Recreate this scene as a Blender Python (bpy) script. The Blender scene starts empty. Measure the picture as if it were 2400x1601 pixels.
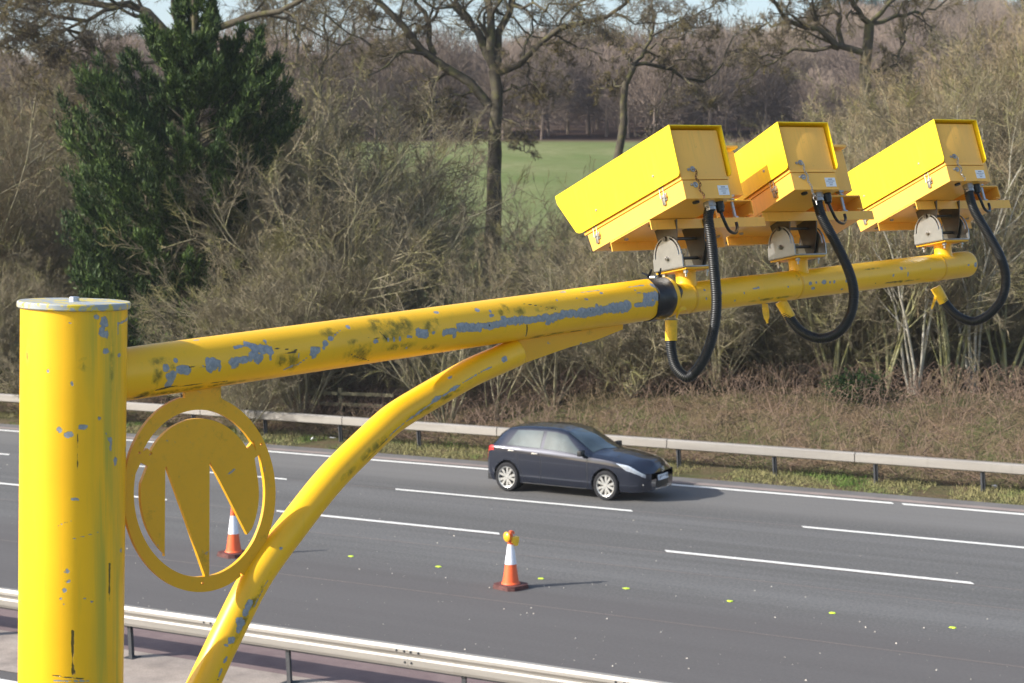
import bpy, bmesh, math
import numpy as np
from mathutils import Vector, Matrix
from math import radians, sin, cos, pi

scene = bpy.context.scene
COL = scene.collection
# ------------------------------------------------------------------ camera, world, sun, exposure
FPX, PIT, CAMH, PSI = 4217.0, 0.0805, 6.676, 0.525
cp, sp, cs, sn = cos(PIT), sin(PIT), cos(PSI), sin(PSI)
FWD = np.array([-sn * cp, cs * cp, -sp]); RGT = np.array([cs, sn, 0.0]); UPV = np.cross(RGT, FWD)
CAM0 = np.array([0, 0, CAMH])
cam_d = bpy.data.cameras.new('camera'); cam = bpy.data.objects.new('camera', cam_d); COL.objects.link(cam)
cam_d.sensor_width = 36; cam_d.lens = 36 * FPX / 2400; cam_d.clip_start = 0.1; cam_d.clip_end = 3000
cam.matrix_world = Matrix(((RGT[0], UPV[0], -FWD[0], 0), (RGT[1], UPV[1], -FWD[1], 0), (RGT[2], UPV[2], -FWD[2], CAMH), (0, 0, 0, 1)))
cam_d.dof.use_dof = True; cam_d.dof.focus_distance = 6.0; cam_d.dof.aperture_fstop = 11.0
scene.camera = cam
scene.view_settings.view_transform = 'Standard'; scene.view_settings.look = 'None'
scene.view_settings.gamma = 1; scene.view_settings.use_curve_mapping = False
scene.view_settings.exposure = 0.66
SUN_EL = radians(29.5); SAZ = np.array([-0.678, -0.735]); SAZ /= np.linalg.norm(SAZ)
world = bpy.data.worlds.new('World'); scene.world = world; world.use_nodes = True
wn = world.node_tree; wn.nodes.clear()
sky = wn.nodes.new('ShaderNodeTexSky'); sky.sky_type = 'NISHITA'; sky.sun_disc = False
sky.sun_elevation = SUN_EL; sky.sun_rotation = math.atan2(SAZ[0], SAZ[1])
sky.air_density = 1.0; sky.dust_density = 2.1; sky.ozone_density = 1.2
bg = wn.nodes.new('ShaderNodeBackground'); bg.inputs[1].default_value = 0.15
wo = wn.nodes.new('ShaderNodeOutputWorld')
wn.links.new(sky.outputs[0], bg.inputs[0]); wn.links.new(bg.outputs[0], wo.inputs[0])
sund = bpy.data.lights.new('sun', 'SUN'); sund.energy = 4.8; sund.angle = radians(0.5); sund.color = (1.0, 0.96, 0.90)
suno = bpy.data.objects.new('sun', sund); COL.objects.link(suno)
TOSUN = Vector((SAZ[0] * cos(SUN_EL), SAZ[1] * cos(SUN_EL), sin(SUN_EL)))
suno.rotation_mode = 'QUATERNION'; suno.rotation_quaternion = (-TOSUN).to_track_quat('-Z', 'Y'); suno.location = (-20, -20, 30)

# ------------------------------------------------------------------ helpers
rng = np.random.default_rng(7)
def un(px, py, z): return CAM0 + z * (FWD + RGT * (px - 1200) / FPX - UPV * (py - 800.5) / FPX)
def at(px, w):     # ground-plan point w metres ahead of the camera, under photo column px
    lat = (px - 1200) / FPX * w
    return np.array([-sn * w + cs * lat, cs * w + sn * lat])
def hit(px, py, P, n):
    d = un(px, py, 1.0) - CAM0
    return CAM0 + d * (np.dot(np.asarray(P) - CAM0, n) / np.dot(d, n))
def nrm(v): v = np.asarray(v, float); return v / np.linalg.norm(v)
def sstep(a, b, x): t = np.clip((x - a) / (b - a), 0, 1); return t * t * (3 - 2 * t)

def mesh_np(name, verts, faces, mat=None, smooth=False, attrs=None):
    """faces: list of int arrays (n,k)"""
    me = bpy.data.meshes.new(name)
    verts = np.asarray(verts, np.float32)
    fl = [np.asarray(f, np.int32) for f in faces if len(f)]
    me.vertices.add(len(verts)); me.vertices.foreach_set('co', verts.ravel())
    nl = sum(f.size for f in fl); npoly = sum(len(f) for f in fl)
    me.loops.add(nl); me.loops.foreach_set('vertex_index', np.concatenate([f.ravel() for f in fl]))
    me.polygons.add(npoly)
    tot = np.concatenate([np.full(len(f), f.shape[1], np.int32) for f in fl])
    st = np.concatenate([[0], np.cumsum(tot)[:-1]]).astype(np.int32)
    me.polygons.foreach_set('loop_start', st); me.polygons.foreach_set('loop_total', tot)
    me.polygons.foreach_set('use_smooth', np.full(npoly, bool(smooth)))
    me.update(calc_edges=True); me.validate()
    if attrs:
        for k, v in attrs.items():
            a = me.attributes.new(k, 'FLOAT', 'POINT'); a.data.foreach_set('value', np.asarray(v, np.float32))
    if mat:
        for m in (mat if isinstance(mat, (list, tuple)) else [mat]): me.materials.append(m)
    return me
def link(name, me, parent=None, mw=None):
    o = bpy.data.objects.new(name, me); COL.objects.link(o)
    if parent: o.parent = parent
    if mw is not None: o.matrix_local = mw
    return o
def tag(o, label=None, cat=None, group=None, kind=None):
    if label: o['label'] = label
    if cat: o['category'] = cat
    if group: o['group'] = group
    if kind: o['kind'] = kind
    return o
def empty(name, loc=(0, 0, 0), rot=None, label=None, cat=None, group=None, mw=None):
    o = bpy.data.objects.new(name, None); COL.objects.link(o); o.empty_display_size = 0.2
    if mw is not None: o.matrix_world = mw
    else:
        o.location = loc
        if rot: o.rotation_euler = rot
    return tag(o, label, cat, group)
def copy_tree(o, parent=None):
    c = o.copy(); COL.objects.link(c); c.parent = parent
    for ch in list(o.children): copy_tree(ch, c)
    return c

class MB:
    """collects simple shapes into one mesh"""
    def __init__(s): s.v = []; s.f = []; s.n = 0
    def add(s, v, f):
        v = np.asarray(v, float); s.v.append(v)
        for a in f: s.f.append([i + s.n for i in a])
        s.n += len(v); return s
    def box(s, c, d, R=None, bev=0.0):
        hx, hy, hz = [x / 2 for x in d]
        if bev <= 0:
            v = np.array([[x, y, z] for x in (-hx, hx) for y in (-hy, hy) for z in (-hz, hz)])
            f = [(0, 1, 3, 2), (4, 6, 7, 5), (0, 4, 5, 1), (2, 3, 7, 6), (0, 2, 6, 4), (1, 5, 7, 3)]
        else:
            b = min(bev, hx * .9, hy * .9, hz * .9)
            bm = bmesh.new(); bmesh.ops.create_cube(bm, size=1.0)
            bmesh.ops.scale(bm, vec=d, verts=bm.verts)
            bmesh.ops.bevel(bm, geom=list(bm.edges), offset=b, segments=2, affect='EDGES', profile=0.6)
            bm.verts.ensure_lookup_table(); bm.verts.index_update()
            v = np.array([q.co[:] for q in bm.verts]); f = [[q.index for q in p.verts] for p in bm.faces]; bm.free()
        if R is not None: v = v @ np.asarray(R).T
        return s.add(v + np.asarray(c, float), f)
    def tube(s, pts, r, n=12, cap=True):
        pts = np.asarray(pts, float); K = len(pts); r = np.full(K, r) if np.isscalar(r) else np.asarray(r, float)
        T = np.gradient(pts, axis=0); T /= np.linalg.norm(T, axis=1)[:, None]
        ref = np.array([0, 0, 1.]) if abs(T[0][2]) < .9 else np.array([1., 0, 0])
        a = np.cross(T[0], ref); a /= np.linalg.norm(a); V = []
        for i in range(K):
            a = a - T[i] * (a @ T[i]); a /= np.linalg.norm(a); b = np.cross(T[i], a)
            an = np.arange(n) * 2 * pi / n
            V.append(pts[i] + r[i] * (np.cos(an)[:, None] * a + np.sin(an)[:, None] * b))
        V = np.concatenate(V); F = []
        for i in range(K - 1):
            for j in range(n): F.append((i * n + j, i * n + (j + 1) % n, (i + 1) * n + (j + 1) % n, (i + 1) * n + j))
        if cap: F.append(tuple(range(n))[::-1]); F.append(tuple((K - 1) * n + j for j in range(n)))
        return s.add(V, F)
    def cyl(s, a, b, r, n=16, r2=None):
        return s.tube([a, b], [r, r if r2 is None else r2], n)
    def lathe(s, prof, n=32, c=(0, 0, 0), R=None, caps=True):
        prof = np.asarray(prof, float); K = len(prof); an = np.arange(n) * 2 * pi / n
        V = np.concatenate([np.stack([p[0] * np.cos(an), p[0] * np.sin(an), np.full(n, p[1])], 1) for p in prof])
        F = [(i * n + j, i * n + (j + 1) % n, (i + 1) * n + (j + 1) % n, (i + 1) * n + j) for i in range(K - 1) for j in range(n)]
        if caps and prof[0][0] > 1e-6: F.append(tuple(range(n))[::-1])
        if caps and prof[-1][0] > 1e-6: F.append(tuple((K - 1) * n + j for j in range(n)))
        if R is not None: V = V @ np.asarray(R).T
        return s.add(V + np.asarray(c, float), F)
    def prism(s, poly, axis, lo, hi):
        """poly 2D list; axis 'x','y','z' = extrusion axis"""
        P = np.asarray(poly, float); n = len(P)
        def mk(h):
            q = np.zeros((n, 3)); ax = 'xyz'.index(axis); oth = [i for i in range(3) if i != ax]
            q[:, oth[0]] = P[:, 0]; q[:, oth[1]] = P[:, 1]; q[:, ax] = h; return q
        F = [tuple(range(n))[::-1], tuple(n + i for i in range(n))] + [(i, (i + 1) % n, n + (i + 1) % n, n + i) for i in range(n)]
        return s.add(np.concatenate([mk(lo), mk(hi)]), F)
    def mesh(s, name, mat, smooth=False, autosm=None):
        me = bpy.data.meshes.new(name); me.from_pydata(np.concatenate(s.v).tolist(), [], s.f); me.update()
        bm = bmesh.new(); bm.from_mesh(me); bmesh.ops.recalc_face_normals(bm, faces=bm.faces)
        if autosm:
            for e in bm.edges: e.smooth = not (len(e.link_faces) == 2 and e.calc_face_angle(0) > autosm)
            for f in bm.faces: f.smooth = True
        elif smooth:
            for f in bm.faces: f.smooth = True
        bm.to_mesh(me); bm.free()
        for m in (mat if isinstance(mat, (list, tuple)) else [mat]): me.materials.append(m)
        return me
    def build(s, name, mat, parent=None, smooth=False, autosm=0.6, mw=None):
        return link(name, s.mesh(name, mat, smooth, autosm), parent, mw)

# ------------------------------------------------------------------ materials
class NT:
    def __init__(s, name):
        s.m = bpy.data.materials.new(name); s.m.use_nodes = True; s.t = s.m.node_tree
        s.b = s.t.nodes['Principled BSDF']; s.out = s.t.nodes['Material Output']
    def n(s, typ, **kw):
        q = s.t.nodes.new(typ)
        for k, v in kw.items(): setattr(q, k, v)
        return q
    def l(s, a, b): s.t.links.new(a, b)
    def noise(s, scale, detail=4, rough=.55, vec=None, dist=0):
        q = s.n('ShaderNodeTexNoise'); q.inputs['Scale'].default_value = scale; q.inputs['Detail'].default_value = detail
        q.inputs['Roughness'].default_value = rough; q.inputs['Distortion'].default_value = dist
        if vec is None:
            if not hasattr(s, 'tc'): s.tc = s.n('ShaderNodeTexCoord')
            vec = s.tc.outputs['Object']
        s.l(vec, q.inputs['Vector']); return q.outputs['Fac']
    def mapr(s, v, a, b, c=0., d=1., clamp=True):
        q = s.n('ShaderNodeMapRange'); q.clamp = clamp
        for i, x in enumerate((a, b, c, d)): q.inputs[i + 1].default_value = x
        s.l(v, q.inputs[0]); return q.outputs[0]
    def math(s, op, a, b=None):
        q = s.n('ShaderNodeMath', operation=op)
        for i, x in enumerate((a, b)):
            if x is None: continue
            if isinstance(x, (int, float)): q.inputs[i].default_value = x
            else: s.l(x, q.inputs[i])
        return q.outputs[0]
    def mix(s, f, a, b, mode='MIX'):
        q = s.n('ShaderNodeMix', data_type='RGBA', blend_type=mode)
        for i, x in ((0, f), (6, a), (7, b)):
            if isinstance(x, (int, float)): q.inputs[i].default_value = x
            elif isinstance(x, tuple): q.inputs[i].default_value = (*x[:3], 1)
            else: s.l(x, q.inputs[i])
        return q.outputs[2]
    def ramp(s, v, stops):
        q = s.n('ShaderNodeValToRGB'); e = q.color_ramp.elements
        while len(e) < len(stops): e.new(.5)
        for i, (p, c) in enumerate(stops): e[i].position = p; e[i].color = (*c, 1)
        s.l(v, q.inputs[0]); return q.outputs[0]
    def bump(s, h, st=.3, d=.01):
        q = s.n('ShaderNodeBump'); q.inputs['Strength'].default_value = st; q.inputs['Distance'].default_value = d
        s.l(h, q.inputs['Height']); s.l(q.outputs[0], s.b.inputs['Normal'])
    def mapping(s, sc, src='Object'):
        if not hasattr(s, 'tc'): s.tc = s.n('ShaderNodeTexCoord')
        q = s.n('ShaderNodeMapping'); q.inputs['Scale'].default_value = sc; s.l(s.tc.outputs[src], q.inputs['Vector']); return q.outputs[0]
    def attr(s, nm): q = s.n('ShaderNodeAttribute', attribute_name=nm); return q.outputs['Fac']
    def col(s, c):
        if isinstance(c, tuple): s.b.inputs['Base Color'].default_value = (*c, 1)
        else: s.l(c, s.b.inputs['Base Color'])
        return s
    def p(s, rough=.5, metal=0., spec=.5, coat=0.):
        s.b.inputs['Roughness'].default_value = rough; s.b.inputs['Metallic'].default_value = metal
        s.b.inputs['Specular IOR Level'].default_value = spec; s.b.inputs['Coat Weight'].default_value = coat
        s.b.inputs['Coat Roughness'].default_value = .06
        return s

def simple(name, c, rough=.5, metal=0., spec=.5, var=.15, scale=8., coat=0., bump=0.):
    t = NT(name); n = t.noise(scale, 5)
    lo = tuple(x * (1 - var) for x in c); hi = tuple(min(1, x * (1 + var)) for x in c)
    t.col(t.mix(t.mapr(n, .3, .7), lo, hi)).p(rough, metal, spec, coat)
    if bump: t.bump(n, bump, .005)
    return t.m

def yellow_paint(name, base=(.90, .50, .012), chips=True, spots=.0, rough=.38, flake=0.):
    t = NT(name)
    n1 = t.noise(3.0, 4); n2 = t.noise(26, 6, .65); n3 = t.noise(90, 4, .6)
    c = t.mix(t.mapr(n1, .3, .7), tuple(x * .93 for x in base), tuple(min(1, x * 1.05) for x in base))
    # faint grime and tiny scratches all over
    sc = t.noise(1.0, 5, .6, t.mapping((60, 60, 5)))
    c = t.mix(t.math('MULTIPLY', t.mapr(sc, .58, .75), .18), c, (.42, .33, .04))
    if chips:
        al = t.math('MULTIPLY', t.mapr(t.attr('algae'), .28, .75), t.mapr(n2, .38, .60))
        alm = t.mapr(al, .08, .85)
        c = t.mix(t.math('MULTIPLY', alm, .8), c, t.mix(t.mapr(n3, .35, .65), (.035, .042, .008), (.20, .18, .02)))
        stv = t.noise(1.0, 5, .65, t.mapping((38, 38, 1.6))); c = t.mix(t.math('MULTIPLY', t.math('MULTIPLY', t.attr('streak'), t.mapr(stv, .40, .60)), .85), c, (.40, .37, .045))
        ch = t.math('ADD', t.attr('chip'), t.math('MULTIPLY', t.math('SUBTRACT', n2, .5), .8))
        ch = t.math('ADD', ch, t.math('MULTIPLY', t.math('SUBTRACT', n3, .5), .75)); ch = t.math('ADD', ch, t.math('MULTIPLY', t.math('SUBTRACT', t.noise(11, 3, .5), .5), .7))
        sp_ = t.noise(34, 3, .5)
        rnd = t.mapr(sp_, .765 - spots, .775 - spots)
        chm = t.mapr(ch, .50, .53)
        edge = t.math('SUBTRACT', t.mapr(ch, .475, .49), t.mapr(ch, .50, .52))
        c = t.mix(t.math('MULTIPLY', edge, .45), c, (.09, .07, .01))
        grey = t.mix(t.mapr(n3, .35, .65), (.21, .235, .275), (.32, .345, .385))
        c = t.mix(chm, c, grey)
        dk = t.math('ADD', t.attr('dark'), t.math('MULTIPLY', t.math('SUBTRACT', n2, .52), 1.3))
        dkm = t.math('MULTIPLY', t.mapr(dk, .5, .62), t.mapr(t.attr('dark'), .05, .3))
        c = t.mix(t.math('MULTIPLY', dkm, .9), c, (.03, .035, .02))
        t.l(t.mapr(t.math('MAXIMUM', chm, alm), 0, 1, rough, .62), t.b.inputs['Roughness'])
        h = t.math('SUBTRACT', t.math('MULTIPLY', n3, .06), t.math('MAXIMUM', chm, dkm))
        t.bump(h, .55, .0035)
        t.col(c); t.b.inputs['Specular IOR Level'].default_value = .5
    else:
        spk = t.noise(22, 5, .7)
        c = t.mix(t.math('MULTIPLY', t.mapr(spk, .66, .74), .6), c, (.20, .17, .05))
        dr = t.noise(1.0, 6, .7, t.mapping((45, 45, 3.5))); c = t.mix(t.math('MULTIPLY', t.math('MULTIPLY', t.mapr(dr, .52, .72), t.mapr(n1, .4, .65)), .30), c, (.33, .25, .06))
        if flake:
            fl = t.noise(13, 7, .72, dist=.6); c = t.mix(t.mapr(fl, .655, .665), c, (.24, .27, .30)); c = t.mix(t.math('MULTIPLY', t.mapr(t.noise(5, 6, .75), .60, .68), .45), c, (.22, .17, .02))
        t.col(c).p(rough); t.bump(t.noise(60, 4), .06, .002)
    return t.m

M = {}
M['yarm'] = yellow_paint('weathered_yellow_paint', spots=.0)
M['ybox'] = yellow_paint('housing_yellow_paint', (.93, .50, .085), False, rough=.33)
M['yshield'] = yellow_paint('shield_yellow_paint', (.94, .66, .014), False, rough=.42)
M['yplate'] = yellow_paint('plate_yellow_paint', (.78, .40, .012), False, rough=.45, flake=1.)
M['steel'] = simple('stainless_steel', (.40, .385, .36), .38, .85, .5, .08, 30)
M['darksteel'] = simple('shaded_steel', (.16, .145, .13), .45, .8, .5, .1, 30)  # darker copy of the steel; the upper bracket cheeks' shade is in its colour
M['galv'] = simple('galvanised_bolt', (.45, .50, .55), .4, .7, .5, .15, 60)
M['rust'] = simple('rusty_chain', (.16, .06, .03), .8, .3, .3, .5, 120)
M['black'] = simple('black_plastic', (.009, .010, .012), .45, 0, .5, .3, 40)
M['label'] = simple('white_label', (.75, .77, .80), .4, 0, .5, .04, 5)
M['ink'] = simple('printed_ink', (.22, .23, .26), .6, 0, .3, .05, 5)
M['tape'] = simple('black_tape', (.014, .014, .017), .36, 0, .5, .4, 20, bump=.5)
M['ytape'] = simple('yellow_tape', (.80, .47, .02), .4, 0, .5, .12, 60, bump=.3)
M['greycap'] = yellow_paint('cap_rim_paint', (.72, .52, .03), False)

def m_asphalt():
    t = NT('worn_asphalt')
    v = t.mapping((1, 1, 1)); big = t.noise(.35, 4, .55, t.mapping((.12, 1.6, 1))); mid = t.noise(2.2, 5, .6); fine = t.noise(55, 4, .7)
    t_ = t.noise(1.0, 5, .6, t.mapping((.05, 2.2, 1))); c = t.mix(t.mapr(t.math('ADD', t.math('MULTIPLY', big, .5), t.math('MULTIPLY', t_, .5)), .40, .60), (.088, .087, .084), (.135, .134, .132))
    c = t.mix(t.math('MULTIPLY', t.mapr(mid, .45, .75), .35), c, (.10, .094, .092))
    c = t.mix(t.math('MULTIPLY', t.mapr(fine, .3, .7), .6), c, t.mix(t.mapr(t.noise(18, 5, .8), .4, .6), (.05, .05, .05), (.24, .23, .21)))
    # near lane slightly browner, far lanes paler: wear across the carriageway
    sx = t.n('ShaderNodeSeparateXYZ'); t.l(t.tc.outputs['Object'], sx.inputs[0])
    wob = t.math('ADD', sx.outputs['Y'], t.math('MULTIPLY', big, 1.2))
    c = t.mix(t.mapr(wob, 26.6, 28.2, .7, 0.), c, (.098, .090, .087))
    c = t.mix(t.math('MULTIPLY', t.mapr(wob, 35.0, 36.2), .5), c, (.185, .178, .168))
    t.col(c).p(.85, 0, .3); t.bump(fine, .35, .006); return t.m
M['asphalt'] = m_asphalt()
def m_pave(name, a, b, sc=1.2):
    t = NT(name); n = t.noise(sc, 6, .65); f = t.noise(40, 4, .7)
    c = t.mix(t.mapr(n, .35, .65), a, b); c = t.mix(t.math('MULTIPLY', t.mapr(f, .35, .65), .4), c, tuple(x * .6 for x in a))
    t.col(c).p(.9, 0, .2); t.bump(f, .3, .006); return t.m
M['redasph'] = m_pave('reddish_asphalt', (.17, .122, .12), (.24, .18, .17))
M['concrete'] = m_pave('dirty_concrete', (.24, .205, .18), (.42, .36, .31))
M['pinkstrip'] = m_pave('pale_pink_strip', (.25, .21, .19), (.33, .27, .24))
M['hardstrip'] = m_pave('hard_strip_asphalt', (.13, .125, .12), (.19, .18, .17))
def m_line():
    t = NT('road_paint'); n = t.noise(6, 5, .6); f = t.noise(60, 3, .7)
    c = t.mix(t.mapr(n, .3, .7), (.82, .81, .76), (.66, .65, .60)); c = t.mix(t.math('MULTIPLY', t.mapr(f, .62, .8), .6), c, (.3, .3, .3))
    t.col(c).p(.6, 0, .4); return t.m
M['line'] = m_line()
def m_ground():
    t = NT('ground_earth_and_grass'); n = t.noise(.9, 6, .65); f = t.noise(9, 5, .7)
    c = t.mix(t.mapr(n, .38, .62), (.15, .105, .065), (.105, .11, .045)); c = t.mix(t.math('MULTIPLY', t.mapr(f, .35, .7), .5), c, (.07, .052, .032))
    c2 = t.mix(t.mapr(t.noise(.12, 6, .6, t.mapping((1, 1, 3))), .35, .65), (.125, .165, .055), (.205, .215, .10))
    c2 = t.mix(t.math('MULTIPLY', t.mapr(t.noise(.8, 6, .75), .42, .68), .75), c2, (.12, .145, .05))  # mottle: darker grass patches, with tree shadows painted into the field colour
    a = t.attr('field'); c = t.mix(a, c, c2); c3 = t.mix(t.mapr(t.noise(.05, 6), .3, .7), (.085, .05, .045), (.10, .07, .05))
    c = t.mix(t.attr('wood'), c, c3)
    t.col(c).p(.95, 0, .1); t.bump(f, .8, .08); return t.m
M['ground'] = m_ground()

def bark(name, a, b, scale=3., moss=None, mscale=2.5, mamt=.6):
    t = NT(name); oi = t.n('ShaderNodeObjectInfo'); n = t.noise(scale, 4, .6)
    f = t.math('ADD', t.mapr(n, .3, .7, 0, .75), t.math('MULTIPLY', oi.outputs['Random'], .3))
    c = t.mix(f, a, b)
    if moss: c = t.mix(t.math('MULTIPLY', t.mapr(t.noise(mscale, 4, .6), .5, .62), mamt), c, moss)
    t.col(c).p(.9, 0, .15); return t.m
M['oak'] = bark('oak_bark', (.045, .038, .028), (.115, .10, .07), 3, (.13, .125, .045))
M['oaktwig'] = bark('oak_twigs', (.085, .070, .050), (.175, .145, .10), 1.2, (.20, .16, .04), 1.5)
M['shrub'] = bark('shrub_twigs', (.135, .114, .075), (.28, .238, .158), .9, (.18, .175, .05), .9, .7)
M['shrubstem'] = bark('shrub_stems', (.20, .18, .12), (.36, .32, .21), 1.2, (.22, .22, .08))
M['ochre'] = bark('ochre_twigs', (.145, .112, .068), (.28, .222, .135), .7, (.20, .17, .06), .8, .5)
M['greenstem'] = bark('green_stems', (.20, .20, .10), (.36, .34, .20), 1.0, (.30, .29, .08))
M['pale'] = bark('pale_birch_bark', (.30, .28, .22), (.48, .45, .38), 3.0, (.22, .22, .12))
M['mauve'] = bark('mauve_far_twigs', (.155, .118, .098), (.265, .21, .17), .2)
M['farbrown'] = bark('brown_far_twigs', (.17, .135, .10), (.28, .22, .16), .2)
M['farpine'] = bark('far_pine_needles', (.022, .05, .045), (.05, .09, .075), .3)
M['bramble'] = bark('bramble_stems', (.115, .078, .058), (.22, .16, .12), .8, (.15, .13, .05), .6, .4)
M['deadleaf'] = bark('dead_leaves', (.12, .078, .055), (.23, .155, .11), 1.5)
M['drygrass'] = bark('dry_grass', (.16, .16, .06), (.28, .25, .12), 1.5, (.085, .16, .03), .6, .95)
M['ivy'] = bark('evergreen_leaves', (.012, .028, .010), (.04, .07, .02), 2)
def m_conifer():
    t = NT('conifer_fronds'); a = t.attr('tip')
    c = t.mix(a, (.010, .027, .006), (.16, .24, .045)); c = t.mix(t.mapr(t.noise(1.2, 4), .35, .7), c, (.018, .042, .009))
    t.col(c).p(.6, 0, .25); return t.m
M['conifer'] = m_conifer()
M['palewood'] = m_pave('pale_fence_rail', (.22, .22, .15), (.29, .28, .20), 1)
M['timber'] = m_pave('fence_timber', (.19, .17, .10), (.30, .27, .17), 4)
def m_beam(name, a, b):
    t = NT(name); n = t.noise(1.0, 5, .6, t.mapping((.5, 6, 6))); v = t.noise(1.0, 5, .7, t.mapping((7, 1, .5)))
    c = t.mix(t.mapr(n, .3, .7), a, b); c = t.mix(t.math('MULTIPLY', t.mapr(v, .56, .75), .4), c, (.22, .20, .17))
    t.col(c).p(.45, .3, .5); return t.m
M['beamfar'] = m_beam('dull_galvanised_beam', (.27, .25, .225), (.34, .32, .29))
M['beamnear'] = m_beam('galvanised_corrugated_beam', (.25, .235, .21), (.34, .32, .29))
M['post'] = simple('grey_steel_post', (.06, .063, .068), .6, .4, .4, .2, 10)

# ------------------------------------------------------------------ terrain, road
KC = -0.00127
def yc(X): return KC * np.asarray(X, float) ** 2 / 2
WK = np.array([0, 62, 75, 90, 120, 150, 200, 300, 400, 520, 800, 1500.]); HK = np.array([0, 0, .2, 1.5, 6, 10.8, 14.5, 22.5, 29.5, 35, 28, 20.])
def hgt(X, Y):
    X = np.asarray(X, float); Y = np.asarray(Y, float); w = -sn * X + cs * Y
    Yr = Y - yc(np.clip(X, -160, 80))
    lt = (cs * X + sn * Y) / np.maximum(w, 30)
    far = np.interp(w, WK, HK) * sstep(50, 66, Yr) * (1 + sstep(150, 300, w) * (.06 * np.sin(lt * 31 + 1) + .04 * np.sin(lt * 77) + .38 * sstep(-.02, .24, lt) - .08))
    bank = sstep(40.9, 45.5, Yr) * (.45 + 1.0 * sstep(-31, -19, X)) * (1 - .6 * sstep(70, 100, Yr))
    return far + bank
def terrain():
    xs = np.unique(np.concatenate([np.linspace(-1500, -160, 50), np.linspace(-160, 60, 200), np.linspace(60, 900, 24)]))
    ys = np.unique(np.concatenate([np.linspace(-150, 18.2, 10), np.linspace(18.2, 38.8, 4), np.linspace(38.8, 75, 110), np.linspace(75, 260, 80), np.linspace(260, 1400, 46)]))
    X, Y = np.meshgrid(xs, ys, indexing='ij')
    Yw = Y + yc(np.clip(X, -160, 80)) * (Y < 100)
    Z = hgt(X, Yw) - .02
    r = np.random.default_rng(3)
    Yr = Y
    Z += (r.random(Z.shape) - .5) * .12 * ((Yr > 39.4) & (Yr < 75))
    Z[(Yr < 39.2)] = -.03
    nx, ny = X.shape
    V = np.stack([X, Yw, Z], -1).reshape(-1, 3)
    i, j = np.meshgrid(np.arange(nx - 1), np.arange(ny - 1), indexing='ij'); a = (i * ny + j).ravel()
    F = np.stack([a, a + ny, a + ny + 1, a + 1], 1)
    w = -sn * V[:, 0] + cs * V[:, 1]
    field = sstep(60, 72, w) * sstep(49, 54, V[:, 1]); wood = sstep(150, 158, w + 3 * np.sin(V[:, 0] * .1))
    field = np.maximum(field, sstep(10, 0, V[:, 1]))
    me = mesh_np('ground', V, [F], M['ground'], True, {'field': field * (1 - wood), 'wood': wood})
    tag(link('ground', me), kind='structure')
terrain()
def strip(name, y0, y1, z, mat, kind='structure', x0=-160, x1=80, step=2.0, nsub=1):
    xs = np.arange(x0, x1 + .01, step); ys = np.linspace(y0, y1, nsub + 1); V = []
    for x in xs:
        for y in ys: V.append((x, y + yc(x), z))
    ny = len(ys); F = [(i * ny + j, (i + 1) * ny + j, (i + 1) * ny + j + 1, i * ny + j + 1) for i in range(len(xs) - 1) for j in range(ny - 1)]
    me = mesh_np(name, V, [np.array(F)], mat); o = link(name, me)
    if kind: tag(o, kind=kind)
    return o
strip('road', 21.62, 38.95, 0, M['asphalt'])
strip('near_carriageway', 5.0, 18.2, 0, M['asphalt'])
strip('hard_strip', 38.28, 38.98, .004, M['hardstrip'])
strip('drainage_strip', 38.12, 38.42, .008, M['pinkstrip'])
strip('central_reserve', 19.95, 21.62, .002, M['redasph'])
strip('concrete_channel', 18.2, 19.95, .006, M['concrete'])
strip('verge', 2.0, 5.0, 0, M['hardstrip'])
def mark(x0, x1, y, wd, name='lane_marking'):
    xs = np.linspace(x0, x1, max(2, int((x1 - x0) / 1.0) + 1))
    V = [(x, y + yc(x) + s * wd / 2, .010) for x in xs for s in (-1, 1)]
    # tapered worn ends
    V[0] = (V[0][0] + .12, V[0][1], V[0][2]); V[-1] = (V[-1][0] - .12, V[-1][1], V[-1][2])
    F = [(2 * i, 2 * i + 2, 2 * i + 3, 2 * i + 1) for i in range(len(xs) - 1)]
    return tag(link(name, mesh_np(name, V, [np.array(F)], M['line'])), kind='structure')
def gx(px, py):
    d = un(px, py, 1) - CAM0; p = CAM0 - d * CAMH / d[2]; return p[0]
D1, LW = 37.84, 3.627
xe = gx(2103, 1181)
mark(-160, xe - .03, D1, .2, 'edge_line'); mark(xe + .06, 80, D1, .2, 'edge_line')
mark(-160, 80, 17.75, .2, 'edge_line')
e2 = [gx(25, 1067), gx(677, 1124.7), gx(1488.5, 1198.7)]; s2 = [e2[0] + 3, gx(919, 1147.7), gx(1871, 1236.5)]
for a, b in zip(s2[:2], e2[1:]): mark(a, b, D1 - LW, .16)
mark(s2[2], s2[2] + 6, D1 - LW, .16); mark(e2[0] - 6, e2[0], D1 - LW, .16)
s3 = [gx(649, 1196.4), gx(1558, 1289.7)]; e3 = [gx(405.7, 1171), gx(1183, 1250.5), gx(2290.5, 1367)]
mark(e3[0] - 6, e3[0], D1 - 2 * LW, .16); mark(s3[0], e3[1], D1 - 2 * LW, .16); mark(s3[1], e3[2], D1 - 2 * LW, .16)
for k in range(1, 12):
    if k > 1: mark(e2[0] - 9 * (k - 1) - 6, e2[0] - 9 * (k - 1), D1 - LW, .16)
    mark(e3[0] - 9 * k - 6, e3[0] - 9 * k, D1 - 2 * LW, .16)
    mark(s2[2] + 9 * k, s2[2] + 9 * k + 6, D1 - LW, .16); mark(e3[2] + 3 + 9 * (k - 1), e3[2] + 9 * k, D1 - 2 * LW, .16)
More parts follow.
